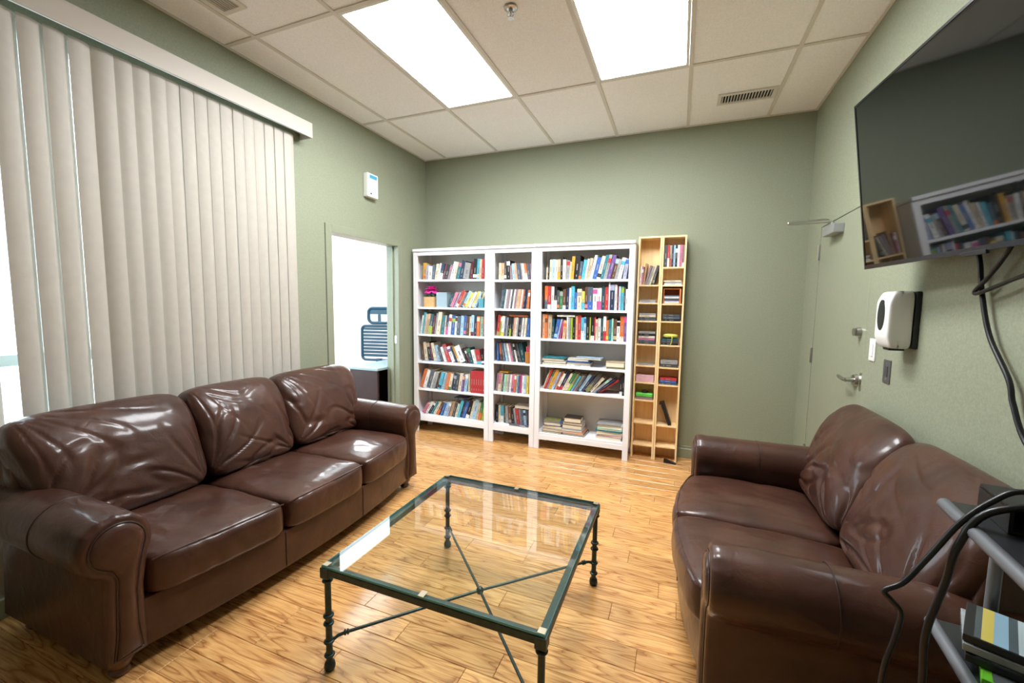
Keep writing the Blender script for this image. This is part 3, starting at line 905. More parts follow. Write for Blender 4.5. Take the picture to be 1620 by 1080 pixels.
NB = [0]
ORD = {}
def place_row(spec, x0, x1, z, where, lean=0.0, word='book', cat='book', group=None, y0=YC + 0.03, ymax=-0.06, jit=True, seed=0):
    rn = random.Random(int((x0 + 5) * 1000 + z * 7000 + seed))
    items = []
    for tok in spec.split(';'):
        p = tok.split()
        c, band = (p[0].split('/') + [None])[:2]
        th = R(float(p[3])) if len(p) > 3 else R(lean)
        items.append([c, band, float(p[1]), float(p[2]) / 1000, th])
    def layout(sc):
        xs_, prev = [], None
        for c, band, w, h, th in items:
            t = w * sc
            if prev is None:
                mn = min(b[0] for b in (bounds(t, h, th, k * 0.01) for k in range(40)) if b)
                px = x0 - mn
            else:
                pt, ph, pth, pp = prev
                px = -9
                for k in range(45):
                    zz = k * 0.008
                    a, b = bounds(pt, ph, pth, zz), bounds(t, h, th, zz)
                    if a and b: px = max(px, pp + a[1] - b[0] + 0.0006)
            xs_.append(px); prev = (t, h, th, px)
        t, h, th, px = prev
        end = max(pp + b[1] for (pp, it) in zip(xs_, items) for b in (bounds(it[2] * sc, it[3], it[4], k * 0.01) for k in range(40)) if b)
        return xs_, end
    lo, hi = 1e-5, 3e-3
    for _ in range(30):
        md = (lo + hi) / 2
        if layout(md)[1] > x1: hi = md
        else: lo = md
    xs_, _ = layout(lo)
    for px, (c, band, w, h, th) in zip(xs_, items):
        t = w * lo
        d = min(max(0.11, h * 0.72), ymax - y0 - 0.03)
        o = book_mesh(cat.replace(' ', '_'), t, h, d, c, band, rn.choice(((0.66, 0.84), (0.08, 0.24), (0.74, 0.95), (0.0, 0.2), (0.0, 0.4))))
        if th < 0:                     # pivot is the lower left corner
            for v in o.data.vertices: v.co.x += t
        o.location = (px, y0 + (rn.uniform(0, 0.022) if jit else 0), z + 0.0004)
        o.rotation_euler = (0, th, 0)
        cw = WORD.get(c, c)
        size = ('thick ' if t > 0.034 else ('thin ' if t < 0.017 else '')) + ('tall ' if h > 0.218 else ('short ' if h < 0.165 else ''))
        art = size + (f'{WORD.get(band, band).replace(" ", "-")}-banded ' if band else '') + f'{cw} {word}'
        tag(o, f'{art} {"leaning" if abs(th) > R(6) else "standing"} on {where}', cat, group or f'{word}s on {where}')
        NB[0] += 1
    return xs_

def lay(c, x, y, z, L, d, t, label, cat='book', rz=0.0, band=None, pages=False, group=None, name=None):
    """flat item: L along x, depth d along y, thickness t; (x, y) is the middle of its front edge"""
    o = book_mesh(name or cat.replace(' ', '_'), t, L, d, c, band)
    # stand -> lie: thickness axis up, height axis along x, spine kept in front (or turned to the back)
    m1 = Matrix.Translation((-L / 2, 0, 0)) @ Matrix.Rotation(R(90), 4, 'Y')
    if pages: m1 = Matrix.Translation((0, d, 0)) @ Matrix.Rotation(R(180), 4, 'Z') @ m1
    o.data.transform(m1)
    o.location = (x, y, z + 0.0004); o.rotation_euler = (0, 0, rz)
    tag(o, label, cat, group)
    NB[0] += 1
    return o

W1, W2, W3 = 'the doorway bookcase', 'the narrow bookcase', 'the tower-side bookcase'
def sh(n, w): return f'{n} shelf of {w}'
a1, b1 = B1X + 0.054, B1X + 0.846
a2, b2 = B2X + 0.054, B2X + 0.436
a3, b3 = B3X + 0.054, B3X + 0.846

# wide bookcase by the doorway
place_row('gold/orange 55 178 2;lavender 42 158 3;white 58 140 3;slate 40 150 6;cream 42 165 9;white 26 172 11;navy/white 46 166 12;maroon 30 160 13;black 50 150 14;mauve/pink 40 150 15;white 46 185 16;cream 34 178 14;teal/pink 44 176 12;navy 52 190 12;grey 84 165 10;maroon 32 178 7;black/white 50 205 3;cyan/cream 48 205 3;beige 34 200 3;red 32 200 3;white 24 190 2',
          a1 + 0.04, b1, SH1[0], sh('top', W1))
place_row('darkteal 40 150 22;pink 55 165 25;lavender 30 170 26;red/white 52 190 27;orange 34 175 28;slate 36 170 28;paleblue/orange 50 185 28;yellow 52 165 28;white 50 170 28;yellow/white 46 180 27;paleblue 34 175 27;slate 30 190 27;white 28 190 24',
          a1 + 0.345, b1 - 0.005, SH1[1], sh('second', W1), y0=YC + 0.045)
place_row('white 26 200 9;cyan 46 232 9;beige 36 215 9;tan/peach 44 220 9;darkteal/lime 58 215 9;maroon 30 200 9;grey 44 228 9;cream 62 240 9;teal 46 205 7;cream 26 205 6;navy/magenta 46 205 6;white/red 44 215 6;blue/lime 54 205 6;white/brown 44 195 5;slate 52 200 5;paleblue 50 205 4;blue/pink 46 208 4;brown 40 200 4;cream 38 200 3;paleblue/maroon 44 215 3;navy 44 205 2;orange/cream 46 205 2;mint 48 200 2;mauve/orange 40 205 1',
          a1 + 0.005, b1, SH1[2], sh('third', W1), y0=YC + 0.026)
place_row('brown 34 180 -6;cream 46 205 -7;black/beige 50 205 -9;maroon 24 190 -10;cream 44 200 -12;paleblue 54 175 -14;charcoal 40 165 -16;white 36 165 -18;red/mauve 56 195 -21;white/purple 46 175 -23;navy 24 175 -24;gold/white 36 180 -25;white 84 185 -25;black 28 165 -24;maroon/white 26 165 -23;darkteal/green 56 165 -20;white 42 150 -17;red/cyan 66 150 -12;black/white 40 150 -8;red 26 150 -5',
          a1 + 0.005, b1 - 0.004, SH1[3], sh('fourth', W1), y0=YC + 0.05)
place_row('orange 54 212 17;white 46 205 18;slate 62 205 18;cream 30 190 18;grey 50 190 18;brown 36 185 17;cyan/black 46 192 16;paleblue 32 188 16;grey 26 180 15;orange 46 188 13;cream/green 40 180 12;navy/lavender 54 190 9;charcoal 46 185 9;cream 50 192 9;purple/peach 32 175 8;paleblue/white 46 190 7;beige 30 195 1',
          a1 + 0.005, a1 + 0.62, SH1[4], sh('fifth', W1), y0=YC + 0.026)
place_row(';'.join(['red 27 232 0'] * 6), a1 + 0.632, b1 - 0.002, SH1[4], sh('fifth', W1), word='matching set volume', y0=YC + 0.02, jit=False)
place_row('pink 46 130 33;white 40 150 33;black/white 36 150 33;teal 38 155 32;cream 40 160 31;brown/orange 46 165 27;blue 38 150 22;paleblue 44 160 20;lavender/white 40 160 18;tan 48 170 17;charcoal 38 165 15;cream/mint 42 150 16;cyan 48 190 17;navy 34 200 18;blue 46 190 19;black/white 56 205 17;cream 30 200 15;paleblue 60 215 14;beige 42 190 13;green/orange 46 200 12;lime 36 140 10',
          a1 + 0.02, b1 - 0.004, SH1[5], sh('bottom', W1), y0=YC + 0.045)
lay('navy', a1 + 0.50, YC + 0.055, SH1[5] + 0.2065, 0.16, 0.12, 0.014, 'thin navy book lying flat on top of the bottom-shelf row of the doorway bookcase')
lay('lavender', a1 + 0.15, YC + 0.012, SH1[3], 0.20, 0.034, 0.008, 'lavender booklet lying flat on the fourth shelf edge of the doorway bookcase', band='paleblue')

# narrow bookcase
place_row('cream 26 165 1;peach/cream 32 165 1;charcoal/white 26 195 0;black/white 40 190 -2;mauve 22 140 -3;paleblue 30 158 -5;peach 26 160 -7;slate 34 158 -8;grey 24 158 -8;white 28 155 -8;orange/cream 26 155 -8;slate 26 152 -8;mauve 24 152 -7',
          a2 + 0.03, b2, SH2[0], sh('top', W2))
DV = 'slim disc case'
place_row('slate 22 190 8;darkteal 18 190 8;white 18 190 8;grey 16 190 8;mauve 18 190 8;white 22 190 8;charcoal 18 190 8;white 16 190 8;mauve 18 190 8;beige 18 190 8;peach 20 190 7;white 20 190 7;orange 18 188 7;navy 20 188 7;slate 18 188 6;orange/white 22 185 5;grey 14 185 4',
          a2 + 0.045, b2, SH2[1], sh('second', W2), word=DV, cat='disc case')
place_row('red/tan 28 210 5;lime/white 26 200 5;white/yellow 28 200 5;slate 20 190 5;grey 16 188 5;black 22 190 5;black/lime 18 190 5;charcoal 18 190 5;peach 18 190 5;white 18 190 5;grey 16 188 5;black 18 188 5;charcoal/mauve 16 188 5;white 18 188 5;grey 16 188 5;cream 20 188 5;blue 30 188 4;teal 14 180 4',
          a2 + 0.01, b2, SH2[2], sh('third', W2), word=DV, cat='disc case')
lay('orange', a2 + 0.24, YC + 0.05, SH2[2] + 0.199, 0.19, 0.10, 0.014, 'orange book lying flat on the third-shelf row of the narrow bookcase')
place_row('blue 18 185 -2;orange/brown 22 185 -6;slate 24 190 -10;paleblue 18 190 -11;grey 18 188 -12;white 18 188 -12;pink 18 190 -13;charcoal 20 190 -13;white/black 18 185 -14;black 20 190 -14;charcoal 20 190 -14;darkteal 40 195 -13',
          a2 + 0.01, b2 - 0.062, SH2[3], sh('fourth', W2), word=DV, cat='disc case', y0=YC + 0.045)
place_row('mauve 24 185 5;pink/cream 26 190 5;beige 20 190 5;charcoal 18 190 5;mint 24 180 5;cream 22 180 5;grey 20 180 5;white 18 180 5;pink/purple 26 182 4;orange/white 22 182 4;paleblue 22 180 3;slate 20 180 3;magenta 26 185 3;white 20 180 2;paleblue/white 24 182 2;yellow 26 182 1;gold 18 182 1',
          a2 + 0.005, b2, SH2[4], sh('fifth', W2), word='slim book')
lay('gold', a2 + 0.09, YC + 0.05, SH2[4] + 0.194, 0.10, 0.10, 0.012, 'small gold book lying flat on the fifth-shelf row of the narrow bookcase')
place_row('black 26 185 0;cream 20 180 0;cyan/white 36 180 0;charcoal 22 180 -2;grey 26 180 -3;brown/grey 32 178 -5;black 24 180 -7;grey 20 165 -8;red 26 165 -9;grey 24 160 -9;slate 24 160 -8;paleblue/navy 24 155 -7;charcoal 20 160 -5;white 20 160 -3',
          a2 + 0.0, b2, SH2[5], sh('bottom', W2), y0=YC + 0.055)
lay('white', a2 + 0.29, YC + 0.07, SH2[5] + 0.168, 0.17, 0.13, 0.026, 'white book lying flat on the bottom-shelf row of the narrow bookcase', pages=True)
lay('beige', a2 + 0.27, YC + 0.006, SH2[5], 0.20, 0.045, 0.006, 'beige magazine lying at the shelf edge, bottom one of a pair', cat='magazine', band='slate')
lay('slate', a2 + 0.275, YC + 0.007, SH2[5] + 0.0066, 0.195, 0.044, 0.007, 'blue-grey magazine lying on a beige magazine in the narrow bookcase', cat='magazine', band='white')

# wide bookcase by the towers
place_row('cream 24 120 1;black 18 200 1;cream 34 190 1;paleblue 42 192 1;cream 34 188 1;beige/gold 42 190 0;black 34 208 0;white 42 186 0;grey/red 42 178 2;cream 20 165 3;gold 42 212 4;black 66 222 4;slate/orange 34 165 6;cyan 40 180 8;white 26 190 9;beige 40 195 10;white 36 222 12;blue 58 200 13;cream/black 46 210 13;teal 40 220 13;grey/red 40 222 13;purple 46 218 14;brown/paleblue 42 190 13;grey 36 178 12;white/cyan 46 190 12;lavender/blue 42 180 8',
          a3 + 0.03, b3, SH3[0], sh('top', W3))
place_row('orange/slate 42 222 0;red/white 42 220 0;white 36 216 0;black/white 38 214 0;charcoal/orange 32 180 0;green/grey 42 172 0;brown/white 38 190 1;navy 38 200 1;white 28 204 1;cyan 42 216 1;blue 34 160 1;cream/grey 54 192 0;yellow/cyan 38 170 0;brown/pink 36 212 0;slate/blue 66 210 0;white/magenta 48 198 0;white/magenta 50 200 0;darkteal 42 220 0;red 44 212 0',
          a3 + 0.02, a3 + 0.622, SH3[1], sh('second', W3))
place_row('navy/lavender 62 240 0;white 36 232 0;maroon 24 214 0;paleblue 26 214 0;cyan/lime 40 214 0;charcoal 28 205 0;white 32 190 0',
          a3 + 0.636, b3, SH3[1], sh('second', W3), seed=2)
o = bx(-0.005, 0.005, 0, 0.20, 0, 0.252).build('shelf_divider', M_WHITE, None, (a3 + 0.629, YC + 0.03, SH3[1]), bevel=0.001)
tag(o, 'white upright divider board among the second-shelf books of the tower-side bookcase', 'divider')
place_row('peach 42 235 0;orange/brown 40 230 0;beige 62 230 0;darkteal 36 190 2;blue/paleblue 46 188 10;lavender 24 190 12;magenta 20 165 10;peach/orange 46 178 4;white 20 210 0;grey 32 205 0;lime 32 205 0;black 38 195 0;peach 32 222 0;red 52 230 0;cyan/white 40 210 0;paleblue/blue 30 212 0;black 50 215 0;lime 15 212 0;black/white 54 215 0;red 18 215 0;cream/pink 24 195 0;white 44 205 0;darkteal 34 205 0;white/red 40 225 0;orange/yellow 34 190 0;teal 38 195 0;mint 24 205 0;brown/beige 48 200 0;white/black 42 185 0;orange/cream 54 228 0;purple/magenta 38 235 0',
          a3 + 0.002, b3, SH3[2], sh('third', W3), y0=YC + 0.024)
lay('white', a3 + 0.235, YC + 0.03, SH3[2] + 0.2125, 0.17, 0.13, 0.014, 'white book lying flat across the third-shelf row of the tower-side bookcase')
# flat piles, fourth shelf
zz = SH3[3]
G4 = 'flat books on the fourth shelf'
def pile(items, x, y, z, where, group, rn):
    for i, (c, L, d, t, pg) in enumerate(items):
        pos = 'bottom' if i == 0 else ('topmost' if i == len(items) - 1 else ['', 'second', 'third', 'fourth', 'fifth', 'sixth'][i])
        cw = WORD.get(c, c)
        lab = f'{cw} book lying {pos} in {where}' if i in (0, len(items) - 1) else f'{cw} book {pos} up in {where}'
        o = lay(c, x + rn.uniform(-0.008, 0.008), y + rn.uniform(0, 0.012), z, L, d, t, lab, rz=R(rn.uniform(-3, 3)), pages=pg, group=group)
        z += t + 0.0008
    return z
rn = random.Random(5)
z1 = pile([('black', 0.235, 0.16, 0.022, True), ('white', 0.22, 0.17, 0.020, True), ('grey', 0.22, 0.16, 0.018, True), ('teal', 0.215, 0.16, 0.016, False)], a3 + 0.125, YC + 0.02, zz, 'the four-book pile on shelf four', G4, rn)
z2 = pile([('white', 0.225, 0.17, 0.020, False), ('slate', 0.22, 0.165, 0.018, True), ('blue', 0.215, 0.16, 0.014, False), ('white', 0.20, 0.15, 0.018, True)], a3 + 0.365, YC + 0.018, zz, 'the pile under a pale blue book', G4, rn)
lay('paleblue', a3 + 0.455, YC + 0.02, z2, 0.24, 0.15, 0.018, 'pale blue book lying askew on top of a pile on the fourth shelf', rz=R(-4), group=G4, pages=True)
lay('olive', a3 + 0.71, YC + 0.03, zz, 0.17, 0.14, 0.016, 'olive book lying under a thick cream book on the fourth shelf', group=G4)
lay('beige', a3 + 0.70, YC + 0.025, zz + 0.017, 0.165, 0.13, 0.046, 'thick cream-paged book lying on an olive book on the fourth shelf', pages=True, group=G4)
place_row('cream 20 195 20;red 28 205 21;mauve/green 30 200 22;gold 46 205 23;lavender/paleblue 34 188 24;peach/orange 28 190 24;white/red 34 175 25;navy/red 46 205 26;cream 32 185 27;green/cream 36 190 28;olive/lime 34 185 29;cyan 30 170 30;grey/pink 30 175 31;charcoal 24 170 31;paleblue 42 195 33;navy 34 190 34;charcoal/olive 56 195 37;cream 40 180 40;grey/mint 30 215 48;navy 22 218 51;red 26 220 53',
          a3 + 0.015, b3 - 0.05, SH3[4], sh('fifth', W3), y0=YC + 0.03)
place_row('black/white 22 185 0;black 18 180 0', b3 - 0.044, b3 - 0.002, SH3[4], sh('fifth', W3), y0=YC + 0.03, seed=3)
zz = SH3[5]
G6 = 'flat books on the bottom shelf'
pile([('black', 0.20, 0.17, 0.018, True), ('beige', 0.20, 0.17, 0.020, True), ('navy', 0.19, 0.16, 0.034, True), ('blue', 0.165, 0.15, 0.030, True), ('olive', 0.16, 0.15, 0.012, True)], a3 + 0.115, YC + 0.03, zz, 'the low pile of five on the bottom shelf', G6, rn)
pile([('slate', 0.215, 0.20, 0.022, True), ('orange', 0.21, 0.19, 0.020, True), ('paleblue', 0.20, 0.18, 0.020, True), ('brown', 0.19, 0.17, 0.040, True), ('grey', 0.185, 0.16, 0.022, True), ('black', 0.16, 0.13, 0.044, True)], a3 + 0.325, YC + 0.022, zz, 'the pile under a thick black book', G6, rn)
pile([('white', 0.235, 0.21, 0.030, True), ('pink', 0.23, 0.21, 0.022, True), ('white', 0.235, 0.21, 0.024, True), ('teal', 0.23, 0.20, 0.014, False), ('mint', 0.23, 0.20, 0.016, True), ('white', 0.225, 0.20, 0.026, True), ('grey', 0.22, 0.20, 0.010, True)], a3 + 0.665, YC + 0.03, zz, 'the large-format pile on the bottom shelf', G6, rn)

# flower pot, tub, cup
fp = thing('potted_flower', 'magenta flower in a square straw-coloured pot on the second shelf', 'flower', (a1 + 0.125, YC + 0.088, SH1[1] + 0.0004))
M_STRAW = mat('woven_straw', (214, 172, 118), 0.7, var=(120, 0.15))
mb = MB()
for k in range(8):
    mb.box(-0.062 - 0.001 * (k % 2), 0.062 + 0.001 * (k % 2), -0.062 - 0.001 * (k % 2), 0.062 + 0.001 * (k % 2), 0.0135 * k, 0.0135 * k + 0.0132)
mb.build('pot', M_STRAW, fp)
def petal(r, ln, tilt, az, z, m_, nm):
    vs, fs = [], []
    nu, nv = 5, 6
    for i in range(nv + 1):
        v = i / nv
        wd = math.sin(math.pi * (0.12 + 0.88 * v) * 0.86) ** 0.7 * r
        for j in range(nu + 1):
            u = -1 + 2 * j / nu
            x = ln * v * math.sin(tilt * (0.6 + 0.6 * v)) + 0.004
            zz_ = ln * v * math.cos(tilt * (0.6 + 0.6 * v)) + 0.18 * wd * u * u
            p = Vector((x, wd * u, zz_ + z))
            p = Matrix.Rotation(az, 3, 'Z') @ p
            vs.append(p)
    for i in range(nv):
        for j in range(nu):
            a = i * (nu + 1) + j
            fs.append((a, a + 1, a + nu + 2, a + nu + 1))
    o = MB().add(vs, fs).build(nm, m_, fp, smooth='all')
    md = o.modifiers.new('thick', 'SOLIDIFY'); md.thickness = 0.0012
    return o
M_PET = mat('magenta_petal', (224, 44, 156), 0.6, var=(60, 0.25))
M_LEAF = mat('cloth_leaf', (36, 96, 58), 0.55, var=(40, 0.2))
for k in range(26):
    tl_, ln_ = ((86, 0.078), (60, 0.074), (36, 0.066), (12, 0.056))[0 if k < 8 else (1 if k < 16 else (2 if k < 22 else 3))]
    petal(0.036, ln_, R(tl_), k * 2.39, 0.162 + 0.0004 * k, M_PET, 'petal')
for k in range(5):
    petal(0.020, 0.074, R(74), k * 1.26 + 0.4, 0.118, M_LEAF, 'leaf')
MB().cyl((0, 0, 0.10), (0, 0, 0.16), 0.004, n=8).build('stem', M_LEAF, fp)
M_TUB = mat('frosted_plastic', (176, 198, 210), 0.25, **{'Transmission Weight': 0.35})
tb = thing('plastic_tub', 'clear plastic storage tub standing beside the flower pot', 'tub', (a1 + 0.273, YC + 0.09, SH1[1] + 0.0004))
mb = MB()
for a, b, c, d, e, f in ((-0.064, 0.064, -0.05, 0.05, 0, 0.003), (-0.064, -0.061, -0.05, 0.05, 0.003, 0.155), (0.061, 0.064, -0.05, 0.05, 0.003, 0.155), (-0.061, 0.061, -0.05, -0.047, 0.003, 0.155), (-0.061, 0.061, 0.047, 0.05, 0.003, 0.155)):
    mb.box(a, b, c, d, e, f)
mb.build('body', M_TUB, tb)
mb = MB()
for a, b, c, d in ((-0.067, 0.067, -0.053, -0.0505), (-0.067, 0.067, 0.0505, 0.053), (-0.067, -0.0645, -0.0505, 0.0505), (0.0645, 0.067, -0.0505, 0.0505)):
    mb.box(a, b, c, d, 0.148, 0.157)
mb.build('rim', M_TUB, tb)
bx(-0.058, 0.058, -0.044, 0.044, 0.0035, 0.09).build('contents', mat('blue_grey_contents', (120, 160, 182), 0.6, var=(40, 0.2)), tb)
cp = thing('cup', 'small cyan cup at the end of the second shelf beside leaning books', 'cup', (b1 - 0.048, YC + 0.032, SH1[1] + 0.0004)) 
MB().lathe([(0.026, 0), (0.028, 0.003), (0.030, 0.09), (0.031, 0.092), (0.028, 0.092), (0.026, 0.006), (0.001, 0.006)], n=20).build('body', mat('cyan_glaze', (98, 182, 204), 0.25), cp, smooth=True)
for k, c in enumerate((M_OFFWHITE, mat('yellow_pencil', (226, 200, 90), 0.5))):
    MB().cyl((0.008 * (2 * k - 1), 0, 0.008), (0.018 * (2 * k - 1), 0.004, 0.17), 0.004, n=8).build('pencil', c, cp)
cp = thing('cup', 'orange pencil cup at the end of the narrow bookcase fourth shelf', 'cup', (b2 - 0.030, YC + 0.034, SH2[3] + 0.0004))
MB().lathe([(0.024, 0), (0.026, 0.003), (0.029, 0.11), (0.030, 0.112), (0.027, 0.112), (0.024, 0.006), (0.001, 0.006)], n=20).build('body', mat('orange_card', (198, 132, 66), 0.6), cp, smooth=True)
for k in range(3):
    MB().cyl((0.008 * (k - 1), 0, 0.008), (0.014 * (k - 1), 0.006 * k, 0.165 + 0.01 * k), 0.0042, n=8).build('pencil', mat('pink_pencil', (206, 96, 110), 0.5), cp)

# ---- birch media towers
def tower(label, x0, shelves):
    t = thing('media_tower', label, 'shelf', (x0 + 0.1, -0.016, 0), group='birch media towers')
    D, h = 0.155, 0.0995
    for s in (-1, 1):
        a, b = sorted((s * h, s * (h - 0.015)))
        bx(a, b, -D, 0, 0, 2.02).build('side_panel', M_PINE, t, bevel=0.001)
    bx(-h + 0.0152, h - 0.0152, -D, 0, 2.005, 2.02).build('top_board', M_PINE, t, bevel=0.001)
    bx(-h + 0.0152, h - 0.0152, -0.004, 0, 0.0, 2.0048).build('back_panel', M_PINE, t)
    for z in shelves:
        bx(-h + 0.0154, h - 0.0154, -D + 0.002, -0.0042, z - 0.013, z).build('shelf', M_PINE, t, bevel=0.001)
    return t
T1, T2 = 1.912, 2.113
ST1 = [1.594, 1.435, 1.272, 1.060, 0.866, 0.710, 0.547, 0.335, 0.126]
ST2 = [1.749, 1.592, 1.428, 1.273, 1.060, 0.859, 0.700, 0.327, 0.133]
tower('tall narrow birch media tower touching the white bookcase', T1, ST1)
tower('tall narrow birch media tower with a black bookend on a lower shelf', T2, ST2)
WT1, WT2 = 'the bookcase-side birch tower', 'the outer birch tower'
TY = -0.165
place_row('white 16 165 2;pink/white 16 165 3;tan 22 192 6;mauve 22 175 14;grey 20 168 16;cream 20 165 16;charcoal/grey 24 175 14', T1 + 0.018, T1 + 0.182, ST1[0], sh('top', WT1), word=DV, cat='disc case', y0=TY, ymax=-0.015, seed=1)
place_row('charcoal 26 190 0;red/white 16 190 0;beige/orange 18 190 0;navy 14 190 0;paleblue 14 190 0;black/white 16 190 0;white 16 190 0;pink 20 190 0;mauve/white 16 190 0', T2 + 0.018, T2 + 0.182, ST2[0], sh('top', WT2), word=DV, cat='disc case', y0=TY, ymax=-0.015, seed=1)
def stack(cols, tx, z, where, t=0.0125, L=0.142, cat='disc case', dx=0.0):
    g = f'disc cases stacked in {where}'
    for i, c in enumerate(cols):
        pos = 'alone' if len(cols) == 1 else ('at the bottom' if i == 0 else ('on top' if i == len(cols) - 1 else f'{["", "second", "third", "fourth", "fifth", "sixth"][i]} from the bottom'))
        lay(c, tx + 0.1 + dx + random.uniform(-0.005, 0.005), TY + 0.004 + random.uniform(0, 0.006), z, L, 0.125, t, f'{WORD.get(c, c)} disc case lying {pos} on {where}', cat=cat, rz=R(random.uniform(-2, 2)), group=g)
        z += t + 0.0006
    return z
stack(['lavender', 'grey'], T1, ST1[1], sh('second', WT1), 0.012, dx=-0.002)
stack(['slate', 'charcoal', 'cream', 'grey'], T1, ST1[2], sh('third', WT1), 0.0165)
stack(['charcoal', 'slate', 'pink', 'white', 'black', 'grey'], T1, ST1[3], sh('fourth', WT1), 0.0185)
stack(['grey'], T1, ST1[4], sh('fifth', WT1), 0.010)
stack(['white', 'grey', 'cream'], T2, ST2[1], sh('second', WT2), 0.013)
stack(['black', 'slate', 'charcoal'], T2, ST2[3], sh('fourth', WT2), 0.02)
stack(['black', 'charcoal', 'darkteal'], T2, ST2[4], sh('fifth', WT2), 0.019)
stack(['charcoal', 'grey'], T2, ST2[5], sh('sixth', WT2), 0.03)
stack(['slate', 'blue', 'red'], T2, ST2[6], sh('seventh', WT2), 0.02)
# pink box, gadget, orange box, pouch, bookend, wedge
o = bx(-0.078, 0.078, 0, 0.11, 0, 0.062).build('box', mat('pink_card', (214, 170, 180), 0.6, var=(30, 0.06)), None, (T1 + 0.1, TY + 0.006, ST1[5] + 0.0004), bevel=0.002)
tag(o, 'pale pink box filling a compartment of the birch tower', 'box')
tg = thing('gadget', 'small bright green and black gadget with round knob in the birch tower', 'gadget', (T1 + 0.1, TY + 0.055, ST1[6] + 0.0004))
bx(-0.075, 0.075, -0.045, 0.045, 0, 0.022).build('lower_body', cmat('mauve'), tg, bevel=0.003)
bx(-0.075, 0.075, -0.045, 0.045, 0.0222, 0.058).build('body', mat('bright_green', (96, 196, 76), 0.35), tg, bevel=0.01, segs=3, smooth=True)
MB().lathe([(0.030, 0.0585), (0.030, 0.074), (0.026, 0.078)], n=20).build('knob', M_BLACK, tg, smooth=True)
ob = thing('cd_box', 'orange box holding a stack of disc cases in the birch tower', 'box', (T2 + 0.1, TY + 0.004, ST2[2] + 0.0004))
mb = bx(-0.072, 0.072, 0, 0.12, 0, 0.004).box(-0.072, 0.072, 0, 0.12, 0.128, 0.132).box(-0.072, -0.068, 0, 0.12, 0.004, 0.128).box(0.060, 0.072, 0, 0.12, 0.004, 0.128).box(-0.068, 0.060, 0.116, 0.12, 0.004, 0.128)
mb.build('case', mat('orange_card_box', (216, 122, 62), 0.55), ob)
for k in range(6):
    bx(-0.066, 0.058, 0.006, 0.112, 0.0046 + k * 0.0118, 0.0046 + k * 0.0118 + 0.0108).build('disc_case', cmat(('white', 'lavender', 'black', 'grey', 'white', 'slate')[k]), ob)
pc = thing('pouch', 'yellow-green fabric pouch with hanging strap on dark disc cases', 'pouch', (T2 + 0.1, TY + 0.060, ST2[4] + 0.0592))
def pf(q, p): return Vector((p.x, p.y, p.z + 0.021 + 0.003 * noise.noise(p * 30)))
cushion('body', (0.062, 0.05, 0.019), pf, pc, n=10, power=3, matl=mat('lime_fabric', (186, 190, 84), 0.8))
MB().tube([(0.012, -0.045, 0.02), (0.016, -0.066, 0.005), (0.012, -0.068, -0.03), (0.004, -0.067, -0.055)], 0.004, 6).build('strap', mat('lime_fabric', (186, 190, 84), 0.8), pc, smooth=True)
be = thing('bookend', 'black metal bookend leaning in the birch tower', 'bookend', (T2 + 0.115, TY + 0.01, ST2[7] + 0.0006))
mx = Matrix.Rotation(R(-20), 4, 'Y')
be.rotation_euler = (0, R(-20), 0)
bx(0, 0.030, 0, 0.10, 0.0, 0.20).build('plate', M_BLACK, be, bevel=0.002)
bx(-0.012, 0.030, 0, 0.10, 0.2002, 0.212).build('lip', M_BLACK, be, bevel=0.002)
o = MB().prism([(-0.05, 0.0), (0.055, 0.0), (0.055, 0.008), (-0.05, 0.034)], 'y', 0, 0.035).build('door_wedge', M_BLACK, None, (2.255, -0.225, 0.0005), bevel=0.003)
o.rotation_euler = (0, 0, R(-8))
tag(o, 'small black rubber door wedge on the floor against the birch tower', 'door wedge')

# ---- wall-mounted things
ws = thing('air_freshener', 'white box dispenser with blue label high on the wall above the doorway', 'dispenser', (XL, -0.94, 2.36))
bx(0, 0.055, -0.07, 0.07, 0, 0.21).build('body', M_OFFWHITE, ws, bevel=0.008, segs=3, smooth=True)
bx(0.0552, 0.0562, -0.045, 0.05, 0.165, 0.195).build('label_panel', mat('sky_blue_print', (70, 160, 205), 0.5), ws)
MB().cyl((0.055, -0.03, 0.03), (0.058, -0.03, 0.03), 0.008, n=14).build('button', M_BLACK, ws)

sd_ = thing('soap_dispenser', 'white automatic soap dispenser with dark oval window on the wall', 'dispenser', (XR, -1.772, 1.232))
def sf(q, p):
    x = p.x
    if q.x < -0.2: x += 0.016 * max(0, abs(q.z) - 0.6) / 0.4 * 1.0
    return Vector((x - 0.066, p.y, p.z + 0.128))
bx(-0.020, -0.0005, -0.066, 0.066, 0.004, 0.252).build('back_plate', M_BLACK, sd_, bevel=0.006, segs=3)
cushion('cover', (0.045, 0.066, 0.126), sf, sd_, n=18, power=10, matl=M_OFFWHITE)
mb = MB(); pts = []
for k in range(28):
    a = 2 * math.pi * k / 28
    pts.append((0.034 * math.cos(a), 0.148 + 0.068 * math.sin(a)))
mb.prism(pts, 'x', -0.1135, -0.108)
mb.build('oval_window', mat('smoked_window', (24, 30, 34), 0.08), sd_)
bx(-0.085, -0.03, -0.03, 0.03, -0.008, 0.003).build('nozzle', M_BLACK, sd_, bevel=0.003)

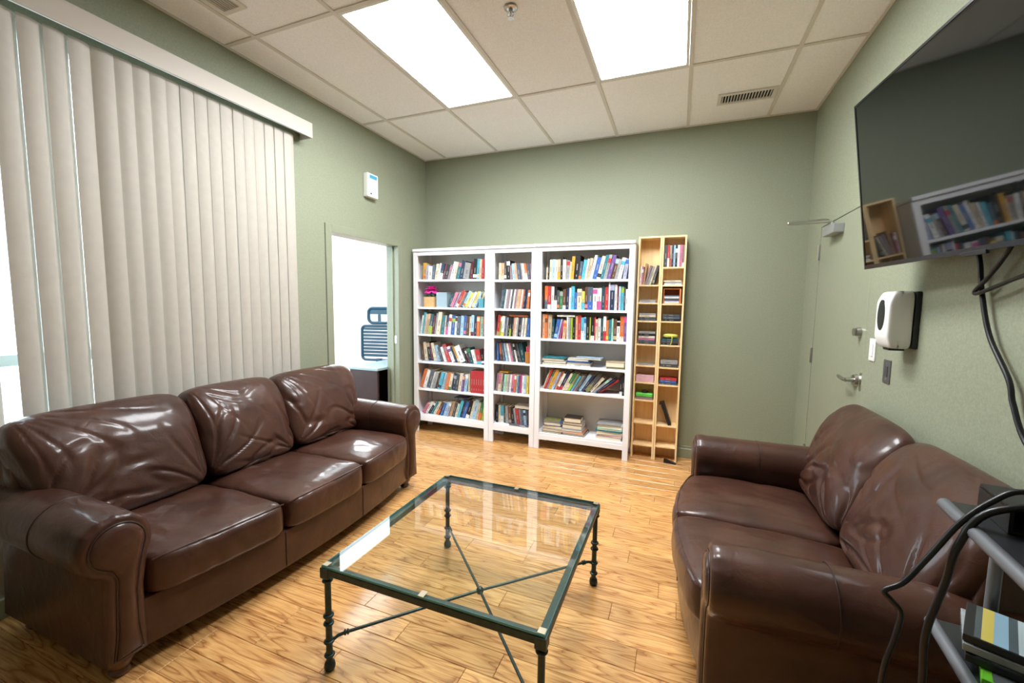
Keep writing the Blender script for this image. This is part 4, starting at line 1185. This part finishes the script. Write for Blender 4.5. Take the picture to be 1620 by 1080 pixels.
sw = thing('light_switch', 'white rocker light switch plate beside the green door', 'switch', (XR, -1.405, 1.135))
bx(-0.006, 0, -0.036, 0.036, 0, 0.116).build('plate', M_OFFWHITE, sw, bevel=0.002)
bx(-0.0105, -0.006, -0.016, 0.016, 0.025, 0.091).build('rocker', M_WHITE, sw, bevel=0.002)
sw = thing('wall_plate', 'small grey steel wall plate below the light switch', 'wall plate', (XR, -1.585, 1.047))
bx(-0.005, 0, -0.036, 0.036, 0, 0.114).build('plate', mat('steel_plate', (130, 130, 134), 0.35, metal=0.8), sw, bevel=0.0015)
bx(-0.007, -0.005, -0.012, 0.012, 0.032, 0.082).build('insert', mat('plate_insert', (70, 70, 76), 0.4), sw)
for z in (0.018, 0.096):
    MB().cyl((-0.0065, 0, z), (-0.005, 0, z), 0.004, n=10).build('screw', M_CHROME, sw)

# ---- television on tilting mount
tv = thing('television', 'large flat black television tilted on its wall mount', 'television', (3.052, -1.75, 1.585))
swv, tl = R(5.0), R(7.3)
g = Vector((math.sin(swv), -math.cos(swv), 0)); nn = Vector((-math.cos(swv), -math.sin(swv), 0))
wv = Vector((0, 0, math.cos(tl))) + nn * math.sin(tl)
nrm = g.cross(wv).normalized()
if nrm.dot(nn) < 0: nrm.negate()
tm = Matrix((-g, nrm, wv)).transposed()    # local x along the width (far end 0), y out of the screen, z up the screen
tv.rotation_euler = tm.to_euler()
TW, TH = 1.285, 0.725
bx(-TW, 0, -0.035, -0.004, 0, TH).build('casing', M_BLACK, tv, bevel=0.004)
mb = MB()
bz = 0.009
for a, b, c, d in ((-bz, 0, 0, TH), (-TW, -TW + bz, 0, TH), (-TW + bz, -bz, 0, 0.016), (-TW + bz, -bz, TH - bz, TH)):
    mb.box(a, b, -0.004, 0.002, c, d)
mb.build('bezel', mat('bezel_black', (18, 20, 26), 0.2), tv)
bx(-TW + bz, -bz, -0.0035, 0.0, 0.016, TH - bz).build('screen', M_SCREEN, tv, label='glossy dark screen')
bx(-1.0, -0.3, -0.062, -0.035, 0.12, 0.45).build('rear_housing', M_BLACK, tv, bevel=0.008)
bx(-0.70, -0.60, -0.006, 0.004, -0.010, 0.004).build('logo_bar', M_BLACK, tv, bevel=0.002)
mt = thing('tv_mount', 'black wall bracket holding the television', 'bracket', (XR, -2.42, 1.75))
bx(-0.008, 0, -0.2, 0.2, 0, 0.35).build('wall_plate', M_BLACK, mt, bevel=0.003)
bx(-0.024, -0.008, -0.15, 0.13, 0.06, 0.28).build('arm', M_BLACK, mt, bevel=0.003)

def smooth_curve(pts, k=8):
    P = [Vector(p) for p in pts]; out = []
    for i in range(len(P) - 1):
        p0, p1, p2, p3 = P[max(i - 1, 0)], P[i], P[i + 1], P[min(i + 2, len(P) - 1)]
        for j in range(k):
            t = j / k
            out.append(0.5 * ((2 * p1) + (p2 - p0) * t + (2 * p0 - 5 * p1 + 4 * p2 - p3) * t * t + (3 * p1 - p0 - 3 * p2 + p3) * t ** 3))
    out.append(P[-1]); return out
def cable(pts, r, label, m_=M_CABLE):
    p0 = Vector(pts[0])
    o = MB().tube([p - p0 for p in smooth_curve(pts)], r, 8).build('cable', m_, None, tuple(p0), smooth='all')
    return tag(o, label, 'cable')
cx_ = XR - 0.022
cable([(cx_ - 0.02, -2.215, 1.66), (cx_, -2.225, 1.574), (cx_, -2.252, 1.471), (cx_, -2.313, 1.327), (cx_, -2.42, 1.199), (cx_, -2.45, 1.128), (cx_, -2.53, 1.02), (cx_ - 0.01, -2.75, 0.93), (3.12, -3.05, 0.99), (3.05, -3.14, 1.055)], 0.0075, 'long black cable hanging from the television down the green wall')
cable([(cx_ - 0.012, -2.40, 1.62), (cx_ - 0.012, -2.365, 1.573), (cx_ - 0.014, -2.30, 1.51), (cx_ - 0.016, -2.253, 1.474), (cx_ - 0.017, -2.262, 1.462), (cx_ - 0.015, -2.34, 1.48), (cx_ - 0.012, -2.45, 1.508), (cx_ - 0.008, -2.60, 1.53), (cx_ - 0.01, -2.78, 1.60)], 0.0065, 'short black cable looped under the television')

# ---- media cart beside the two-seat sofa
kc = thing('media_cart', 'black media cart with grey-edged shelves beside the two-seat sofa', 'cart', (2.815, -2.985, 0), R(-6.4))
# local: x into the wall side, y towards the sofa
CW, CD = 0.36, 0.47
M_GREY = mat('grey_edge', (112, 116, 122), 0.35, metal=0.3)
M_SHELF = mat('black_shelf', (34, 36, 40), 0.35)
for z in (1.0, 0.73, 0.30):
    s_ = bx(0.012, CW, -CD, 0.0, z - 0.018, z).build('shelf', M_SHELF, kc, bevel=0.002)
    MB().tube([(0.008, 0.004, z - 0.010), (0.008, -CD, z - 0.010)], 0.0125, 12).build('edge_strip', M_GREY, s_, smooth=True)
for x, y in ((0.10, 0.013), (0.10, -CD - 0.013), (CW - 0.04, 0.013), (CW - 0.04, -CD - 0.013)):
    MB().cyl((x, y, 0.05), (x, y, 0.985), 0.011, n=14).build('post', M_GREY, kc, smooth=True)
    MB().cyl((x - 0.012, y, 0.025), (x + 0.012, y, 0.025), 0.025, n=18).box(x - 0.006, x + 0.006, y - 0.006, y + 0.006, 0.025, 0.055).build('caster', M_BLACK, kc, smooth=True)
def cw(x, y, z):
    v = Matrix.Rotation(R(-6.4), 3, 'Z') @ Vector((x, y, z)); return (v.x + 2.815, v.y - 2.985, v.z)
# device on the top shelf
dv_ = thing('cable_box', 'black media box with open front on the upper cart shelf', 'media box', cw(0.052, -0.012, 1.0004), R(-8))
bx(0, 0.22, -0.12, 0.0, 0.045, 0.052).build('lid', M_BLACK, dv_, bevel=0.002)
bx(0, 0.22, -0.12, 0.0, 0, 0.006).build('bottom', M_BLACK, dv_, bevel=0.001)
bx(0.0, 0.006, -0.12, 0.0, 0.0062, 0.0448).build('side', M_BLACK, dv_)
bx(0.214, 0.22, -0.12, 0.0, 0.0062, 0.0448).build('side', M_BLACK, dv_)
bx(0.0065, 0.2135, -0.006, 0.0, 0.0062, 0.0448).build('back', M_BLACK, dv_)
dv_ = thing('disc_player', 'black disc player with a thin red stripe on the upper cart shelf', 'disc player', cw(0.050, -0.175, 1.0004), R(-12))
bx(0, 0.26, -0.20, 0.0, 0, 0.034).build('casing', M_BLACK, dv_, bevel=0.004)
bx(-0.0015, 0.0, -0.19, -0.01, 0.022, 0.0245).build('stripe', mat('red_stripe', (190, 30, 40), 0.4), dv_)
o = bx(0, 0.16, -0.03, 0.0, 0, 0.028).build('wooden_block', mat('brown_wood_block', (128, 98, 72), 0.5, var=(30, 0.15)), None, cw(0.11, -0.137, 1.0004), bevel=0.003)
o.rotation_euler = (0, 0, R(-12)); tag(o, 'brown wooden block between the black boxes on the cart', 'block')
# disc cases on the middle shelf
M_CASE = mat('clear_case', (150, 156, 160), 0.12, var=(30, 0.2))
def dcase(label, x, y, z, rz, base, art, L=0.19, Wd=0.135, t=0.014):
    o = thing('dvd_case', label, 'disc case', cw(x, y, z), R(rz), 'disc cases on the media cart')
    bx(0, L, -Wd, 0, 0.0, t).build('case', base, o, bevel=0.0015)
    bx(0.014, L - 0.003, -Wd + 0.003, -0.003, t + 0.0002, t + 0.0007).build('cover_sheet', art, o)
    return o
def stripes(name, cols):
    m = bpy.data.materials.new(name); m.use_nodes = True
    nt = m.node_tree; b = nt.nodes['Principled BSDF']
    tc = nt.nodes.new('ShaderNodeTexCoord'); sp = nt.nodes.new('ShaderNodeSeparateXYZ')
    nt.links.new(tc.outputs['Object'], sp.inputs[0])
    mr = nt.nodes.new('ShaderNodeMapRange'); mr.inputs[1].default_value = 0.0; mr.inputs[2].default_value = 0.19
    nt.links.new(sp.outputs[0], mr.inputs[0])
    rp = nt.nodes.new('ShaderNodeValToRGB'); rp.color_ramp.interpolation = 'CONSTANT'
    while len(rp.color_ramp.elements) < len(cols): rp.color_ramp.elements.new(0.5)
    for e, (p, c) in zip(rp.color_ramp.elements, cols): e.position = p; e.color = (*lin(c), 1)
    nt.links.new(mr.outputs[0], rp.inputs[0]); nt.links.new(rp.outputs[0], b.inputs['Base Color'])
    b.inputs['Roughness'].default_value = 0.12
    return m
ART1 = stripes('case_art_stripes', [(0.0, (70, 80, 84)), (0.12, (196, 180, 92)), (0.2, (130, 164, 184)), (0.3, (60, 74, 84)), (0.36, (172, 186, 192)), (0.5, (206, 106, 88)), (0.68, (220, 214, 208))])
ART2 = stripes('case_art_grey', [(0.0, (90, 96, 98)), (0.4, (150, 156, 160)), (0.7, (60, 66, 70))])
zc = 0.7304
dcase('bright green disc case lying at the bottom of the cart stack', 0.050, -0.078, zc, -24, mat('green_case', (110, 196, 52), 0.3), ART2, L=0.15, Wd=0.11)
dcase('black disc case lying on the green case on the cart', 0.048, -0.018, zc + 0.0152, -24, M_BLACK, ART2, L=0.20)
dcase('clear grey disc case lying second from the top on the cart', 0.046, -0.010, zc + 0.0304, -24, M_CASE, ART2, L=0.20)
dcase('striped picture disc case on top of the stack on the cart', 0.056, -0.006, zc + 0.0456, -28, M_BLACK, ART1, L=0.20)
dcase('loose silver disc case lying near the cart edge apart from the stack', 0.075, -0.215, zc, -30, mat('silver_case', (170, 174, 178), 0.2, metal=0.3), ART2)
# loose cables over the cart
cable([(3.06, -3.13, 1.056), (2.96, -3.115, 1.078), (2.876, -3.10, 1.076), (2.835, -3.10, 1.050), (2.794, -3.10, 1.000), (2.753, -3.10, 0.921), (2.719, -3.10, 0.859), (2.690, -3.10, 0.833), (2.700, -3.103, 0.818), (2.719, -3.10, 0.791), (2.713, -3.10, 0.734), (2.700, -3.10, 0.660), (2.70, -3.10, 0.55), (2.72, -3.10, 0.25), (2.74, -3.12, 0.008), (2.70, -3.3, 0.008)], 0.0052, 'thin black cable with a kink looping over the cart edge')
cable([(3.06, -3.15, 1.046), (2.95, -3.125, 1.068), (2.828, -3.115, 1.035), (2.789, -3.11, 0.958), (2.779, -3.105, 0.876), (2.761, -3.10, 0.764), (2.763, -3.10, 0.655), (2.765, -3.10, 0.45), (2.78, -3.12, 0.2), (2.79, -3.16, 0.009), (2.75, -3.35, 0.009)], 0.0068, 'thicker black cable hanging straight down past the cart')

# ---- office beyond the doorway: desk and chair
dk = thing('office_desk', 'dark wood desk end seen through the doorway', 'desk', (-0.76, -0.30, 0))
M_DARKWOOD = mat('dark_wood', (50, 32, 34), 0.4, var=(12, 0.15))
bx(-0.19, 0.185, -0.385, 0.40, 0.70, 0.725).build('desk_top', mat('desk_top_pale', (150, 170, 176), 0.25), dk, bevel=0.002)
bx(-0.18, 0.175, -0.375, -0.35, 0, 0.6995).build('end_panel', M_DARKWOOD, dk)
bx(-0.18, 0.175, 0.35, 0.375, 0, 0.6995).build('end_panel', M_DARKWOOD, dk)
bx(-0.17, -0.15, -0.3495, 0.3495, 0.2, 0.6995).build('modesty_panel', M_DARKWOOD, dk)
oc = thing('office_chair', 'dark mesh office chair, teal flare in its colour, behind the dark desk', 'chair', (-1.32, 0.26, 0), R(12))
M_FLARE_TINT = mat('flare_tinted_plastic', (12, 62, 84), 0.5)  # bluish flare over a dark chair, put into the base colour
def rrect(w, h, z0, y, r=0.05, n=6):
    pts = []
    for cx2, cz2, a0 in ((w - r, z0 + h - r, 0), (-w + r, z0 + h - r, 90), (-w + r, z0 + r, 180), (w - r, z0 + r, 270)):
        for k in range(n + 1):
            a = R(a0 + 90 * k / n); pts.append((cx2 + r * math.cos(a), y, cz2 + r * math.sin(a)))
    return pts
MB().tube(rrect(0.235, 0.44, 0.66, -0.0), 0.018, 8, closed=True).build('back_frame', M_FLARE_TINT, oc, smooth=True)
for k in range(9):
    bx(-0.218, 0.218, -0.004, 0.004, 0.70 + 0.043 * k, 0.736 + 0.043 * k).build('back_slat', M_FLARE_TINT, oc)
MB().tube(rrect(0.15, 0.19, 1.14, 0.02, 0.06), 0.022, 8, closed=True).build('headrest_frame', M_FLARE_TINT, oc, smooth=True)
bx(-0.13, 0.13, 0.012, 0.028, 1.25, 1.31).build('headrest_pad', M_FLARE_TINT, oc, bevel=0.005)
bx(-0.02, 0.02, 0.012, 0.028, 1.15, 1.2498).build('headrest_post', M_FLARE_TINT, oc, bevel=0.004)
cushion('seat', (0.25, 0.24, 0.045), lambda q, p: Vector((p.x, p.y - 0.26, p.z + 0.50)), oc, n=12, power=5, matl=M_FLARE_TINT)
bx(-0.03, 0.03, -0.03, 0.03, 0.50, 0.68).build('back_bracket', M_FLARE_TINT, oc)
MB().cyl((0, -0.26, 0.10), (0, -0.26, 0.46), 0.03, n=14).build('column', M_BLACK, oc, smooth=True)
for k in range(5):
    a = 2 * math.pi * k / 5
    e = Vector((0.30 * math.cos(a), -0.26 + 0.30 * math.sin(a), 0.065))
    lg = MB().tube([(0, -0.26, 0.11), e], [0.022, 0.014], 8).build('leg', M_BLACK, oc, smooth=True)
    MB().sphere((e.x, e.y, 0.0285), 0.028, 10).build('caster', M_BLACK, lg, smooth=True)
print('books and cases:', NB[0])
